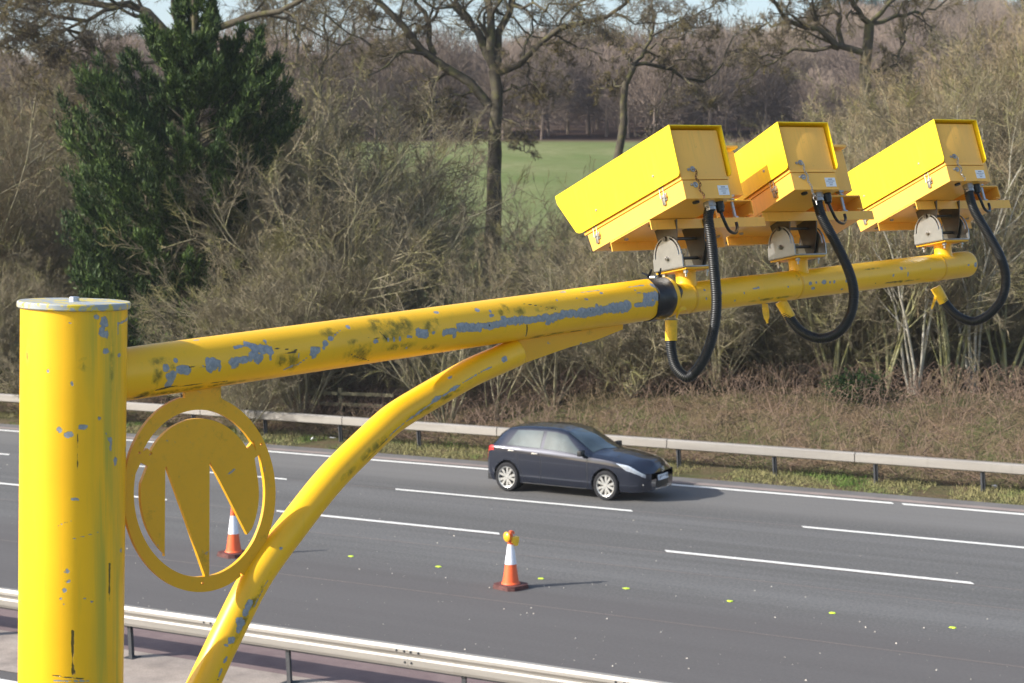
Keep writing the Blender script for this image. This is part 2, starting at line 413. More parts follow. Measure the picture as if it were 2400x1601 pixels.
# asphalt joints: thin pale lines along the lanes
for y, x0, x1 in ((D1 - 2 * LW - .12, -60, 40), (D1 - LW + .02, -60, 40), (28.95, -60, 40), (25.4, -60, 40)):
    o = strip('asphalt_joint', y, y + .02, .005, M['pinkstrip'], x0=x0, x1=x1)
# lime paint spots
spots = [(822, 1304.6), (1028, 1329), (1268, 1357), (1468, 1380), (1710, 1409.8), (1951, 1437.6), (2233, 1472)]
lime = simple('lime_paint', (.62, .85, .05), .5, 0, .5, .1, 10)
who = ['leftmost lime paint spot on the asphalt, between emblem and curved brace', 'lime paint spot left of the cone with the lamp, second from the left',
       'lime paint spot just behind the base of the cone with the lamp', 'lime paint spot at the tip of the cone shadow',
       'lime paint spot third from the right in the near lane', 'lime paint spot second from the right in the near lane', 'rightmost lime paint spot in the near lane']
for (px, py), lb in zip(spots, who):
    d = un(px, py, 1) - CAM0; p = CAM0 - d * CAMH / d[2]; r = np.random.default_rng(int(px))
    n = 14; an = np.arange(n) * 2 * pi / n; rr = .047 * (1 + .25 * r.standard_normal(n) * .5)
    V = np.stack([rr * 1.25 * np.cos(an), rr * 1.0 * np.sin(an), np.full(n, .0)], 1); V2 = V * [.8, .8, 1] + [0, 0, .008]
    V = np.concatenate([V, V2]); F = [np.stack([np.arange(n), (np.arange(n) + 1) % n, n + (np.arange(n) + 1) % n, n + np.arange(n)], 1), np.arange(n, 2 * n)[None]]
    o = link('paint_spot', mesh_np('paint_spot', V, F, lime)); o.location = (p[0], p[1], .006)
    tag(o, lb, 'paint spot', 'lime paint spots in the near lane')
# loose chippings scattered on the near lanes
def chippings():
    r = np.random.default_rng(11); N = 900
    Y = 21.8 + 12 * r.random(N) ** 1.7; X = -45 + 45 * r.random(N); s = .006 + .018 * r.random(N) ** 2.5
    base = np.array([[1, 0, 0], [-.5, .9, 0], [-.5, -.9, 0], [0, 0, 1.1]])
    V = []; F = []
    for i in range(N):
        a = r.random() * 6.28; R = np.array([[cos(a), -sin(a), 0], [sin(a), cos(a), 0], [0, 0, 1]])
        V.append((base * s[i] * [1, .8, .8]) @ R.T + [X[i], Y[i] + yc(X[i]), .002]); k = 4 * i
        F += [(k, k + 1, k + 3), (k + 1, k + 2, k + 3), (k + 2, k, k + 3)]
    t = simple('pale_chippings', (.50, .46, .40), .8, 0, .3, .5, 1.5)
    tag(link('chippings', mesh_np('chippings', np.concatenate(V), [np.array(F)], t)), 'pale loose stone chippings scattered over the near lane', 'gravel', kind='stuff')
chippings()

# ------------------------------------------------------------------ barriers
def profile_run(name, prof, y, x0, x1, mat, parent, step=2.0):
    """prof: closed polygon of (dy,z) swept along the road"""
    xs = np.arange(x0, x1 + .01, step); n = len(prof); P = np.array(prof, float)
    V = np.concatenate([np.stack([np.full(n, x), y + yc(x) + P[:, 0], P[:, 1]], 1) for x in xs]); F = []
    k = np.arange(n)
    F = [np.stack([i * n + k, i * n + (k + 1) % n, (i + 1) * n + (k + 1) % n, (i + 1) * n + k], 1) for i in range(len(xs) - 1)]
    caps = np.stack([k[::-1], (len(xs) - 1) * n + k])
    return link(name, mesh_np(name, V, [np.concatenate(F), caps], mat), parent)
# far box beam barrier
YB = 40.4
fb = empty('crash_barrier', (-20, YB, 0), label='dull grey box beam crash barrier on the far verge behind the car', cat='barrier')
fb.location = (0, 0, 0)
pr_ = [(-.1, .48), (-.1, .66), (-.07, .69), (.07, .69), (.1, .66), (.1, .48), (.07, .455), (-.07, .455)]
x = -110.
while x < 40:
    b = profile_run('beam', pr_, YB, x + .012, x + 4.788, M['beamfar'], fb, 1.592); x += 4.8
xp = -13.5 - 2.5 * 38
pm = MB().box((0, 0, .22), (.10, .06, .5)).box((0, -.045, .22), (.012, .05, .5)).mesh('post', M['post'])
while xp < 40:
    o = link('post', pm, fb); o.location = (xp, YB + yc(xp) - .0, 0); o.rotation_euler = (0, radians(-3.5), 0); xp += 2.5
# near double corrugated barrier
YN = 19.57
nb = empty('crash_barrier', (0, 0, 0), label='bright galvanised corrugated crash barrier nearest the camera, below the yellow mast', cat='barrier')
def wprof(s):
    pts = [(0, .80), (-.045, .790), (-.072, .750), (-.074, .712), (-.046, .675), (-.042, .650), (-.060, .625), (-.056, .545), (-.038, .505), (-.01, .495)]
    if s < 0: pts = [(a, z - .085) for a, z in pts]
    out = [(s * (a - .03), z) for a, z in pts]; inn = [(s * (a - .026), z) for a, z in pts][::-1]; return out + inn
x = -80.
while x < 40:
    for s in (1, -1):
        b = profile_run('beam', wprof(s), YN + .0 + (.14 if s < 0 else 0) + .0, x + (.0 if s > 0 else 1.0), x + 3.2 + (.0 if s > 0 else 1.0) - .004, M['beamnear'], nb, 1.598)
    x += 3.2
pm2 = MB().box((0, 0, .36), (.012, .11, .74)).box((-.03, .055, .36), (.06, .01, .74)).box((.03, -.055, .36), (.06, .01, .74)).box((0, 0, .006), (.2, .2, .012)).mesh('post', M['post'])
bolt = MB().lathe([(0, .0), (.016, 0), (.016, .008), (.009, .014), (0, .015)], 8).mesh('bolt', M['post'])
Rb = Matrix.Rotation(radians(90), 4, 'X')
xp = -17.64 - 2.81 * 22
while xp < 40:
    o = link('post', pm2, nb); o.location = (xp, YN + .07 + yc(xp), 0); o.rotation_euler = (0, radians(-3), 0); xp += 2.81
xp = -48.
while xp < 6:
    for dx, z in ((-.05, .73), (.05, .73), (-.05, .58), (.05, .58), (-.17, .73), (.17, .73)):
        o = link('bolt', bolt, nb); o.matrix_world = Matrix.Translation((xp + dx, YN - (.104 if z > .7 else .088) + yc(xp), z)) @ Rb
    xp += 3.2

# ------------------------------------------------------------------ timber fence behind the barrier
YF = 43.3
tf = empty('timber_fence', (0, 0, 0), label='weathered post and rail timber fence among the brown brambles, left of the curved brace', cat='fence')
pmF = MB().box((0, 0, .30), (.12, .10, 1.1), bev=.01).mesh('post', M['timber'])
rmF = MB().box((0, 0, 0), (1.88, .045, .10), bev=.008).mesh('rail', M['timber'])
xp = -78.
while xp < -30:
    z0 = float(hgt(xp, YF + yc(xp))); z1 = float(hgt(xp + 1.9, YF + yc(xp + 1.9)))
    o = link('post', pmF, tf); o.location = (xp, YF + yc(xp), z0); o.rotation_euler = (radians(rng.normal(0, 1.5)), radians(rng.normal(0, 1.5)), 0)
    for h in (.70, .38):
        o = link('rail', rmF, tf); o.location = (xp + .95, YF - .075 + yc(xp), (z0 + z1) / 2 + h); o.rotation_euler = (0, -math.atan2(z1 - z0, 1.9) + rng.normal(0, .008), 0)
    xp += 1.9

# ------------------------------------------------------------------ vegetation generator
def resample(pts, K):
    pts = np.asarray(pts, float); d = np.r_[0, np.cumsum(np.linalg.norm(np.diff(pts, axis=0), axis=1))]
    t = np.linspace(0, d[-1], K); return np.stack([np.interp(t, d, pts[:, i]) for i in range(3)], 1)
def tubes(P, R, S):
    """P (N,K,3), R (N,K) -> verts, quads"""
    N, K, _ = P.shape
    T = np.gradient(P, axis=1); T /= np.linalg.norm(T, axis=2, keepdims=True) + 1e-9
    ref = np.where(np.abs(T[:, :1, 2:3]) < .85, np.array([0, 0, 1.]), np.array([1., 0, 0]))
    A = np.cross(T, np.broadcast_to(ref, T.shape)); A /= np.linalg.norm(A, axis=2, keepdims=True) + 1e-9
    B = np.cross(T, A); an = np.arange(S) * 2 * pi / S
    V = P[:, :, None, :] + R[:, :, None, None] * (np.cos(an)[None, None, :, None] * A[:, :, None, :] + np.sin(an)[None, None, :, None] * B[:, :, None, :])
    V = V.reshape(-1, 3)
    n, k, s = np.meshgrid(np.arange(N), np.arange(K - 1), np.arange(S), indexing='ij')
    b = n * K * S + k * S; s2_ = (s + 1) % S
    F = np.stack([b + s, b + s2_, b + S + s2_, b + S + s], -1).reshape(-1, 4)
    return V, F
def spikes(P, R):
    """last-order twigs as three-sided spikes"""
    a = P[:, 0]; b = P[:, -1]; T = b - a; T /= np.linalg.norm(T, axis=1, keepdims=True) + 1e-9
    ref = np.where(np.abs(T[:, 2:3]) < .85, np.array([0, 0, 1.]), np.array([1., 0, 0])); A = np.cross(T, ref); A /= np.linalg.norm(A, axis=1, keepdims=True) + 1e-9; B = np.cross(T, A); r = R[:, :1] * 1.15
    V = np.stack([a + A * r, a + (-.5 * A + .87 * B) * r, a + (-.5 * A - .87 * B) * r, b], 1).reshape(-1, 3); k = np.arange(len(P))[:, None] * 4
    return V, np.concatenate([k + [0, 1, 3], k + [1, 2, 3], k + [2, 0, 3]])
def mesh_mixed(name, q4, t3, mat, smooth=False):
    v = np.concatenate([q4[0], t3[0]]); return mesh_np(name, v, [q4[1], t3[1] + len(q4[0])], mat, smooth)
def sprout(P, R, nchild, lr, ang, rr, K, wob, up, r, t0=.25, rmin=.004, endr=.35, out=None):
    """children on every parent polyline"""
    N, Kp, _ = P.shape
    pi_ = np.repeat(np.arange(N), nchild); m = len(pi_)
    t = t0 + (1 - t0) * ((np.tile(np.arange(nchild), N) + r.random(m)) / nchild); t = np.clip(t, 0, .999)
    u = t * (Kp - 1); i = u.astype(int); fr = (u - i)[:, None]
    pos = P[pi_, i] * (1 - fr) + P[pi_, i + 1] * fr
    rad = R[pi_, i] * (1 - fr[:, 0]) + R[pi_, i + 1] * fr[:, 0]
    tan = P[pi_, i + 1] - P[pi_, i]; tan /= np.linalg.norm(tan, axis=1, keepdims=True) + 1e-9
    plen = np.linalg.norm(np.diff(P, axis=1), axis=2).sum(1)[pi_]
    q = r.standard_normal((m, 3)); q -= tan * (q * tan).sum(1, keepdims=True); q /= np.linalg.norm(q, axis=1, keepdims=True) + 1e-9
    a = ang[0] + (ang[1] - ang[0]) * r.random(m)
    d = tan * np.cos(a)[:, None] + q * np.sin(a)[:, None]; d[:, 2] += up; d /= np.linalg.norm(d, axis=1, keepdims=True)
    ln = plen * lr * (1.15 - .6 * t) * (.6 + .8 * r.random(m))
    C = np.zeros((m, K, 3)); C[:, 0] = pos; st = ln / (K - 1)
    for k in range(1, K):
        C[:, k] = C[:, k - 1] + d * st[:, None]
        d = d + r.standard_normal((m, 3)) * wob; d[:, 2] += up * .5; d /= np.linalg.norm(d, axis=1, keepdims=True)
    r0 = np.maximum(rad * rr, rmin); RR = r0[:, None] * np.linspace(1, endr, K)[None]
    return C, RR
def merge(parts):
    V = []; F = []; n = 0
    for v, f in parts: V.append(v); F.append(f + n); n += len(v)
    return np.concatenate(V), np.concatenate(F)

def shrub_mesh(seed, H=6.0, spread=.55, stems=16, n=(7, 7, 7), twig=.0085, up=.12, base=.25, r0=.05, lean=(0, 0), wob=.13, t0=.18, lr=(.5, .5, .5)):
    r = np.random.default_rng(seed); K = 9; P = np.zeros((stems, K, 3)); R = np.zeros((stems, K))
    for i in range(stems):
        a = r.random() * 2 * pi; s = spread * math.sqrt(r.random()) ; L = H * (.75 + .3 * r.random())
        p = np.array([cos(a), sin(a), 0]) * base * r.random(); d = nrm([cos(a) * s + lean[0], sin(a) * s + lean[1], 1.0])
        for k in range(K):
            P[i, k] = p; p = p + d * L / (K - 1); d = nrm(d + r.standard_normal(3) * .10 + np.array([0, 0, .02]))
        R[i] = r0 * (.5 + .7 * r.random()) * np.linspace(1, .25, K)
    st = tubes(P, R, 5)
    c1, q1 = sprout(P, R, n[0], lr[0], (.4, .95), .55, 6, wob, up, r, t0, twig * 1.5)
    c2, q2 = sprout(c1, q1, n[1], lr[1], (.35, .95), .55, 5, wob, up * .8, r, .1, twig * 1.1)
    c3, q3 = sprout(c2, q2, n[2] * 2 + 1, lr[2] * 1.05, (.4, 1.15), .6, 2, wob, up * .3, r, .05, twig * .8, .6)
    tw = (tubes(c2, q2, 3), spikes(c3, q3))
    return merge([st, tubes(c1, q1, 4)]), tw
def make_plant(name, stemtw, ms, mt, label, cat, group=None):
    (sv, sf), tw = stemtw
    o = empty(name, label=label, cat=cat, group=group)
    link('trunk', mesh_np(name + '_trunk', sv, [sf], ms, True), o); link('crown', mesh_mixed(name + '_crown', tw[0], tw[1], mt), o)
    return o
def put(o, px, w, s=1.0, rz=None, sz=None, dz=0):
    x, y = at(px, w); o.location = (x, y, float(hgt(x, y)) - .05 + dz); o.rotation_euler = (0, 0, rng.random() * 6.28 if rz is None else rz)
    o.scale = (s, s, s * (sz or 1)); return o

T_round = make_plant('bare_shrub', shrub_mesh(1, 6.0, .85, 20, (7, 7, 6)), M['shrubstem'], M['shrub'], 'x', 'shrub')
T_round2 = make_plant('bare_shrub', shrub_mesh(2, 5.0, .95, 18, (7, 7, 6), up=.06, wob=.16), M['shrubstem'], M['shrub'], 'x', 'shrub')
T_thin = make_plant('thin_shrub', shrub_mesh(12, 5.5, .8, 9, (6, 5, 4), wob=.15, twig=.0085), M['shrubstem'], M['shrub'], 'x', 'shrub')
T_thin2 = make_plant('thin_shrub', shrub_mesh(13, 6.0, .6, 7, (6, 5, 4), wob=.15, up=.16), M['shrubstem'], M['ochre'], 'x', 'shrub')
T_tall = make_plant('thicket_tree', shrub_mesh(3, 10.0, .42, 12, (9, 8, 7), twig=.010, r0=.075, lr=(.36, .42, .5)), M['shrubstem'], M['ochre'], 'x', 'tree')
T_tall2 = make_plant('thicket_tree', shrub_mesh(4, 9.0, .5, 11, (9, 8, 7), twig=.010, r0=.085, wob=.15, lr=(.40, .42, .5)), M['shrubstem'], M['shrub'], 'x', 'tree')
T_stem = make_plant('young_tree', shrub_mesh(5, 7.5, .34, 7, (9, 6, 5), twig=.0085, r0=.06, up=.2, t0=.3, lr=(.35, .45, .5)), M['greenstem'], M['ochre'], 'x', 'tree')
T_pale = make_plant('young_tree', shrub_mesh(6, 7.5, .25, 5, (8, 6, 5), twig=.0085, r0=.05, up=.18, t0=.3, lr=(.35, .45, .5)), M['pale'], M['shrub'], 'x', 'tree')
T_low = make_plant('low_thicket', shrub_mesh(8, 2.6, 1.1, 22, (6, 6, 5), twig=.0085, r0=.025, up=.04, wob=.2), M['shrubstem'], M['shrub'], 'x', 'thicket')
used = set(); PLANTED = []
def plant(T, px, w, s=1., sz=None, label='', group=None, rz=None, dz=0):
    o = T if T.name not in used else copy_tree(T)
    used.add(T.name)
    tag(o, label, None, group); put(o, px, w, s, rz, sz, dz); PLANTED.append((label, px, o)); return o
R_ = np.random.default_rng(21)
LM = [(-999, 'past the left edge'), (0, 'right at the left edge'), (60, 'behind the mast top'), (130, 'left of the conifer, above the mast'), (200, 'at the left foot of the conifer'), (280, 'behind the conifer'), (400, 'at the foot of the conifer'),
      (480, 'against the right side of the conifer'), (560, 'right of the conifer, above the emblem'), (620, 'above the left part of the arm'), (680, 'midway between conifer and big oak'), (740, 'below the slender upright tree'), (800, 'in the middle of the clump'),
      (860, 'on the right flank of the clump'), (930, 'where the clump meets the field'), (1000, 'left of the big oak trunk'), (1090, 'beside the big oak trunk'), (1200, 'right of the big oak trunk'), (1290, 'left of the nearest camera'), (1380, 'at the front tip of the nearest camera'),
      (1440, 'behind the nearest camera housing'), (1520, 'behind the back of the nearest camera'), (1600, 'behind the nearest tilt bracket'), (1690, 'between nearest and middle camera'), (1780, 'behind the middle camera'), (1870, 'behind the middle tilt bracket'), (1950, 'between middle and farthest camera'),
      (2030, 'left of the farthest camera'), (2110, 'behind the farthest camera'), (2190, 'behind the farthest tilt bracket'), (2260, 'right of the farthest camera'), (2330, 'at the right edge'), (2420, 'past the right edge')]
def lbl(kind, px, s, row):
    pl = [t for a, t in LM if a <= px][-1] if px > -999 else LM[0][1]
    return f"{'tall' if s > 1.2 else 'low' if s < .8 else 'middling'} {kind} {pl}, {row}"
# --- big rounded shrub clump, centre left
L1_ = 'broad rounded bare shrub with tan twigs between the conifer and the big oak'
G1_ = 'bare shrubs of the rounded clump beside the conifer'
for px, w, s, T in ((640, 59, 1.15, T_round), (720, 60, 1.62, T_round2), (800, 62, 1.25, T_round), (585, 57, .9, T_round2), (690, 64, 1.55, T_round), (880, 62, .8, T_round2), (670, 53, .9, T_round2), (780, 55, 1.15, T_round), (600, 53, .62, T_round), (845, 58, .8, T_round), (760, 66, 1.5, T_round), (700, 52, .8, T_round), (560, 50, .5, T_round2), (640, 63, 1.25, T_round2)):
    plant(T, px, w, s, label=lbl('rounded tan shrub', px, s, 'front row' if w < 57 else 'back row' if w > 61 else 'middle row'), group=G1_)
# --- thinner shrubs in front of the green field
for px, w, s, T in ((980, 60, .85, T_thin), (1060, 57, .72, T_thin2), (1140, 55, .75, T_thin), (1210, 56, .70, T_thin2), (1290, 55, .75, T_thin), (1370, 57, .8, T_thin2), (1030, 52, .7, T_low), (1250, 52, .9, T_low), (1420, 60, .8, T_thin), (1480, 55, .75, T_thin2), (1100, 66, .75, T_thin), (1330, 66, .8, T_thin2), (1010, 63, .9, T_thin2), (1180, 60, .8, T_thin), (1250, 62, .85, T_thin2), (1400, 62, 1.0, T_thin), (1460, 66, 1.1, T_thin2), (1050, 50, .8, T_thin), (1130, 68, 1.0, T_thin2), (1240, 69, 1.05, T_thin), (1340, 70, 1.1, T_thin2), (1430, 70, 1.15, T_thin), (1020, 70, 1.1, T_thin2), (1160, 50, .75, T_thin2), (1300, 50, .8, T_thin), (1400, 50.5, .8, T_thin2)):
    plant(T, px, w, s * .95, label=lbl('thin bare shrub', px, s, 'roadside' if w < 54 else 'field side' if w > 59 else 'mid row'), group='thin bare shrubs in front of the green field')
# --- left edge thicket
for px, w, s, T in ((-40, 66, .8, T_tall2), (30, 64, 1.0, T_round), (90, 70, 1.0, T_round2), (20, 74, .9, T_tall), (130, 78, .85, T_tall2), (230, 72, .8, T_tall2), (-100, 62, .8, T_tall), (0, 58, .6, T_round2), (80, 56, .6, T_low), (300, 76, .8, T_tall), (-60, 80, .9, T_tall), (60, 58, .5, T_round), (120, 53, .45, T_low)):
    plant(T, px, w, s * 1.3, label=lbl('brown thicket tree' if T in (T_tall, T_tall2) else 'brown thicket shrub', px, s, 'behind the others' if w > 68 else 'in front'), group='bare thicket left of the conifer')
# --- right wooded bank
for i in range(46):
    px = 1480 + (i % 23) * 46 + R_.normal(0, 18); row = i // 23
    w = (58 if row == 0 else 72) + R_.normal(0, 3)
    top = np.interp(px, [1450, 1600, 1800, 2000, 2150, 2300, 2450], [440, 350, 300, 240, 130, 40, -20]) + (110 if row == 0 else 0)
    x, y = at(px, w); g = float(hgt(x, y)); h = CAMH + (462 - top) * w / FPX - g
    T = (T_tall, T_tall2, T_round, T_tall)[i % 4]; hh = {T_tall.name: 10.2, T_tall2.name: 9.4, T_round.name: 6.4}[T.name]
    s = min(1.5, max(.5, .9 * h / hh)); plant(T, px, w, s, label=lbl('tan tree' if i % 4 in (0, 3) else 'grey tree' if i % 4 == 1 else 'spreading tree', px, s, 'back of the thicket' if row else 'front of the thicket'), group='bare trees of the thicket behind the cameras')
for i in range(40):
    px = 1480 + (i % 20) * 50 + R_.normal(0, 14); w = (50.5 if i < 20 else 55) + R_.normal(0, 1.2)
    sc_ = .62 + .25 * R_.random() if i % 3 else 1.05; plant((T_low, T_round2, T_round)[i % 3], px, w, sc_, label=lbl(('tangled thicket', 'grey bank shrub', 'brown bank shrub')[i % 3], px, sc_, 'lower bank' if i < 20 else 'upper bank'), group='low shrubs on the bank right of the car')
for px, w, s, T in ((1960, 48.5, .85, T_stem), (2080, 48.0, .92, T_stem), (2150, 47.5, .95, T_pale), (2230, 47.8, .9, T_stem), (2290, 48.2, .9, T_pale), (1880, 50, .85, T_pale), (2010, 49.5, .85, T_stem), (2360, 48.5, .9, T_stem), (1780, 51, .8, T_stem)):
    plant(T, px, w, s, label=lbl('young greenish stemmed tree' if T is T_stem else 'young pale grey stemmed tree', px, s, 'foot of the bank'), group='young pale stemmed trees on the right bank')

twins = {}
for lb, px, o in PLANTED: twins.setdefault(lb, []).append((px, o))
for lb, v in twins.items():
    v.sort(key=lambda q: q[0])
    names = {2: ['left one', 'right one'], 3: ['left one', 'middle one', 'right one']}.get(len(v))
    if names:
        for (px, o), nm in zip(v, names): o['label'] = lb + ', ' + nm
# --- limbs traced as real trees at their distance
def C2(x, y): return 700 + x / 2.614, y / 2.614
def C3(x, y): return 1400 + x / 2.351, y / 2.351
def C1(x, y): return x / 2.614, y / 2.614
def real_tree(name, w, trunk, limbs, conv, r_trunk, label, seed, n=(7, 7, 6), twig=.011, lr=(.42, .45, .5), spread=2.5, ext=True, matt=None, droop=0., cat='tree'):
    r = np.random.default_rng(seed); bx, by = at(conv(*trunk[0])[0], w); base = np.array([bx, by, float(hgt(bx, by)) - .1])
    o = empty(name, base.tolist(), label=label, cat=cat)
    K = 10
    tp = [un(*conv(*q), w) for q in trunk]; tp = [base + [0, 0, 0]] + tp[0:] if tp[0][2] > base[2] + .5 else tp
    tp = np.array(tp) - base
    TP = resample(tp, 14); TP += r.standard_normal(TP.shape) * .04; P = [resample(TP, K)]; R = [r_trunk * np.linspace(1.1, .62, K)]
    polys = [(TP, r_trunk * np.linspace(1.15, .62, 14))]
    LP = []; LR = []
    for lm in limbs:
        pts = lm[0]; rr = lm[1]; dz = r.uniform(-spread, spread); m = len(pts); q = []
        for k, (a, b) in enumerate(pts): q.append(un(*conv(a, b), w + dz * (k / max(1, m - 1))) - base)
        # run on outside the frame where the limb leaves it
        if conv(*pts[-1])[1] < 40:
            d = q[-1] - q[-2]; d = d / np.linalg.norm(d); e = 3.2 * (rr / .18) ** .5
            q += [q[-1] + d * e * .5 + r.standard_normal(3) * .3, q[-1] + d * e + r.standard_normal(3) * .6]
        q = resample(q, K); q[1:-1] += r.standard_normal((K - 2, 3)) * .10
        LP.append(q); LR.append(rr * .82 * np.linspace(1, .28, K))
    LP = np.array(LP); LR = np.array(LR)
    tv = tubes(np.array([TP]), np.array([polys[0][1]]), 10); lv = tubes(LP, LR, 7)
    c0, q0 = sprout(LP, LR, n[0] + 2, lr[0], (.5, 1.2), .5, 8, .36, .06 - droop, r, .12, .017)
    c1, q1 = sprout(c0, q0, n[1], lr[1], (.45, 1.2), .5, 6, .36, .05 - droop, r, .1, .012)
    c2, q2 = sprout(c1, q1, n[2], lr[2], (.4, 1.1), .55, 4, .22, .03 - droop, r, .1, twig)
    c3, q3 = sprout(c2, q2, 9, .8, (.5, 1.2), .7, 2, .25, 0, r, .02, twig * .75, .6)
    link('trunk', mesh_np(name + '_trunk', *[merge([tv, lv])[0], [merge([tv, lv])[1]]], M['oak'], True), o)
    bv, bf = merge([tubes(c0, q0, 5), tubes(c1, q1, 3)]); link('branches', mesh_np(name + '_branches', bv, [bf], M['oak'], True), o)
    link('crown', mesh_mixed(name + '_crown', tubes(c2, q2, 3), spikes(c3, q3), matt or M['oaktwig']), o)
    return o
oak_l = [([(1160, 640), (1060, 520), (950, 430), (830, 340), (740, 300), (700, 230), (650, 150), (560, 60)], .26),
         ([(830, 340), (800, 250), (790, 120), (740, 0)], .16), ([(1200, 420), (1110, 230), (1040, 110), (980, 10)], .24),
         ([(1210, 450), (1160, 250), (1160, 100), (1150, 0)], .26), ([(1215, 400), (1240, 200), (1290, 100), (1310, 0)], .24),
         ([(1225, 450), (1380, 370), (1420, 290), (1560, 210), (1700, 160), (1870, 110), (1990, 40)], .17),
         ([(1380, 380), (1450, 540), (1540, 610)], .07), ([(1090, 560), (940, 600), (890, 700), (1000, 730)], .08),
         ([(940, 600), (800, 640), (740, 760)], .06), ([(1150, 800), (1000, 800), (880, 790), (770, 780)], .05),
         ([(1240, 690), (1370, 800), (1400, 940)], .06), ([(740, 300), (560, 350), (400, 350)], .07), ([(1560, 210), (1620, 100), (1700, 10)], .08),
         ([(1300, 30), (1450, 40), (1580, 20)], .08), ([(700, 240), (520, 200), (380, 120)], .08), ([(1010, 120), (860, 40), (740, 0)], .08),
         ([(1420, 290), (1600, 260), (1700, 230), (1850, 210)], .07), ([(1200, 620), (1300, 520), (1440, 520), (1600, 600)], .06)]
real_tree('oak_tree', 74, [(1195, 1500), (1200, 1100), (1205, 800), (1210, 600), (1212, 430)], oak_l, C2, .37,
          'large gnarled bare oak at the edge of the green field in the centre', 31, n=(7, 6, 6))
lean_l = [([(190, 360), (240, 340), (380, 380), (480, 430), (620, 430), (700, 330), (750, 200)], .13), ([(200, 350), (290, 270), (310, 150), (300, 60)], .12),
          ([(140, 470), (60, 460), (0, 480)], .07), ([(290, 270), (450, 200), (560, 120)], .08), ([(480, 430), (560, 540), (620, 620)], .06), ([(190, 360), (160, 300), (120, 240)], .07), ([(300, 200), (420, 150), (600, 60)], .07), ([(380, 380), (500, 280), (640, 230)], .06)]
real_tree('oak_tree', 82, [(110, 900), (130, 700), (155, 500), (190, 362)], lean_l, C3, .24, 'crooked bare tree with a hooked trunk right of the big oak', 32, n=(7, 7, 6), droop=.04)
ro_l = [([(1490, 300), (1290, 240), (1200, 160), (1060, 110), (980, 30)], .20), ([(1350, 250), (1350, 130), (1270, 30), (1250, -30)], .15), ([(1500, 130), (1420, 40), (1400, -20)], .17),
        ([(1510, 120), (1560, 60), (1620, -10)], .15), ([(1510, 130), (1650, 80), (1770, 70)], .13), ([(1500, 400), (1640, 340), (1690, 200), (1720, 100)], .12),
        ([(1330, 270), (1100, 270), (930, 370), (780, 440)], .12), ([(1490, 560), (1640, 460), (1700, 400)], .10), ([(1200, 160), (1210, 80), (1190, -10)], .09), ([(1060, 130), (900, 150), (800, 200)], .08), ([(1000, 320), (880, 300), (720, 330)], .06)]
real_tree('oak_tree', 78, [(1480, 800), (1480, 560), (1470, 350), (1500, 130)], ro_l, C3, .34, 'bare oak with twisted mossy limbs above the middle yellow camera', 33, n=(7, 6, 6))
lo_l = [([(1100, 270), (1090, 100), (1080, -10)], .24), ([(1100, 260), (960, 110), (850, 50), (750, 40), (600, 10)], .24), ([(750, 40), (620, 70), (520, 120), (400, 120), (330, 100), (200, 60)], .12),
        ([(1180, 190), (1290, 180), (1400, 160), (1530, 110), (1640, 50), (1790, 0)], .20), ([(960, 380), (700, 420), (620, 290), (500, 210), (300, 150)], .10), ([(800, 500), (600, 480), (480, 410), (400, 360)], .08),
        ([(850, 560), (570, 530), (350, 560), (220, 480)], .08), ([(500, 210), (250, 210), (60, 190)], .08), ([(600, 480), (420, 620), (260, 560)], .07), ([(850, 50), (700, -10), (500, -60)], .10), ([(520, 120), (340, 200), (150, 300), (20, 330)], .08),
        ([(400, 360), (200, 330), (40, 300)], .07), ([(700, 420), (500, 330), (300, 330)], .07), ([(330, 100), (180, 160), (20, 90)], .08)]
real_tree('oak_tree', 70, [(1110, 1500), (1110, 900), (1110, 500), (1100, 260)], lo_l, C1, .38, 'spreading bare oak behind the conifer with limbs reaching to the top left corner', 34, n=(7, 7, 6))
th_l = [([(1650, 500), (1650, 300), (1620, 150), (1600, 0)], .09), ([(1820, 400), (1830, 250), (1900, 100), (1930, -20)], .10), ([(1750, 320), (1750, 100), (1740, -50)], .09), ([(1700, 420), (1690, 200), (1670, 20)], .07), ([(1830, 300), (1780, 150), (1800, 0)], .07)]
real_tree('slender_tree', 92, [(1740, 1000), (1740, 700), (1735, 480), (1730, 400)], th_l, C1, .16, 'slender bare tree with several upright stems right of the conifer top', 35, n=(8, 6, 5))
th2 = [([(1970, 400), (2000, 250), (1980, 100), (1960, 0)], .10), ([(1980, 400), (2060, 310), (2140, 250), (2190, 100)], .09), ([(1975, 500), (2100, 490), (2250, 460)], .06), ([(1975, 480), (1900, 380), (1880, 300)], .06), ([(2000, 260), (2080, 150), (2150, 20)], .07)]
real_tree('slender_tree', 90, [(1955, 1000), (1950, 690), (1970, 400)], th2, C1, .17, 'dark slender bare tree left of the big oak, in front of the mauve woods', 36, n=(8, 6, 5))

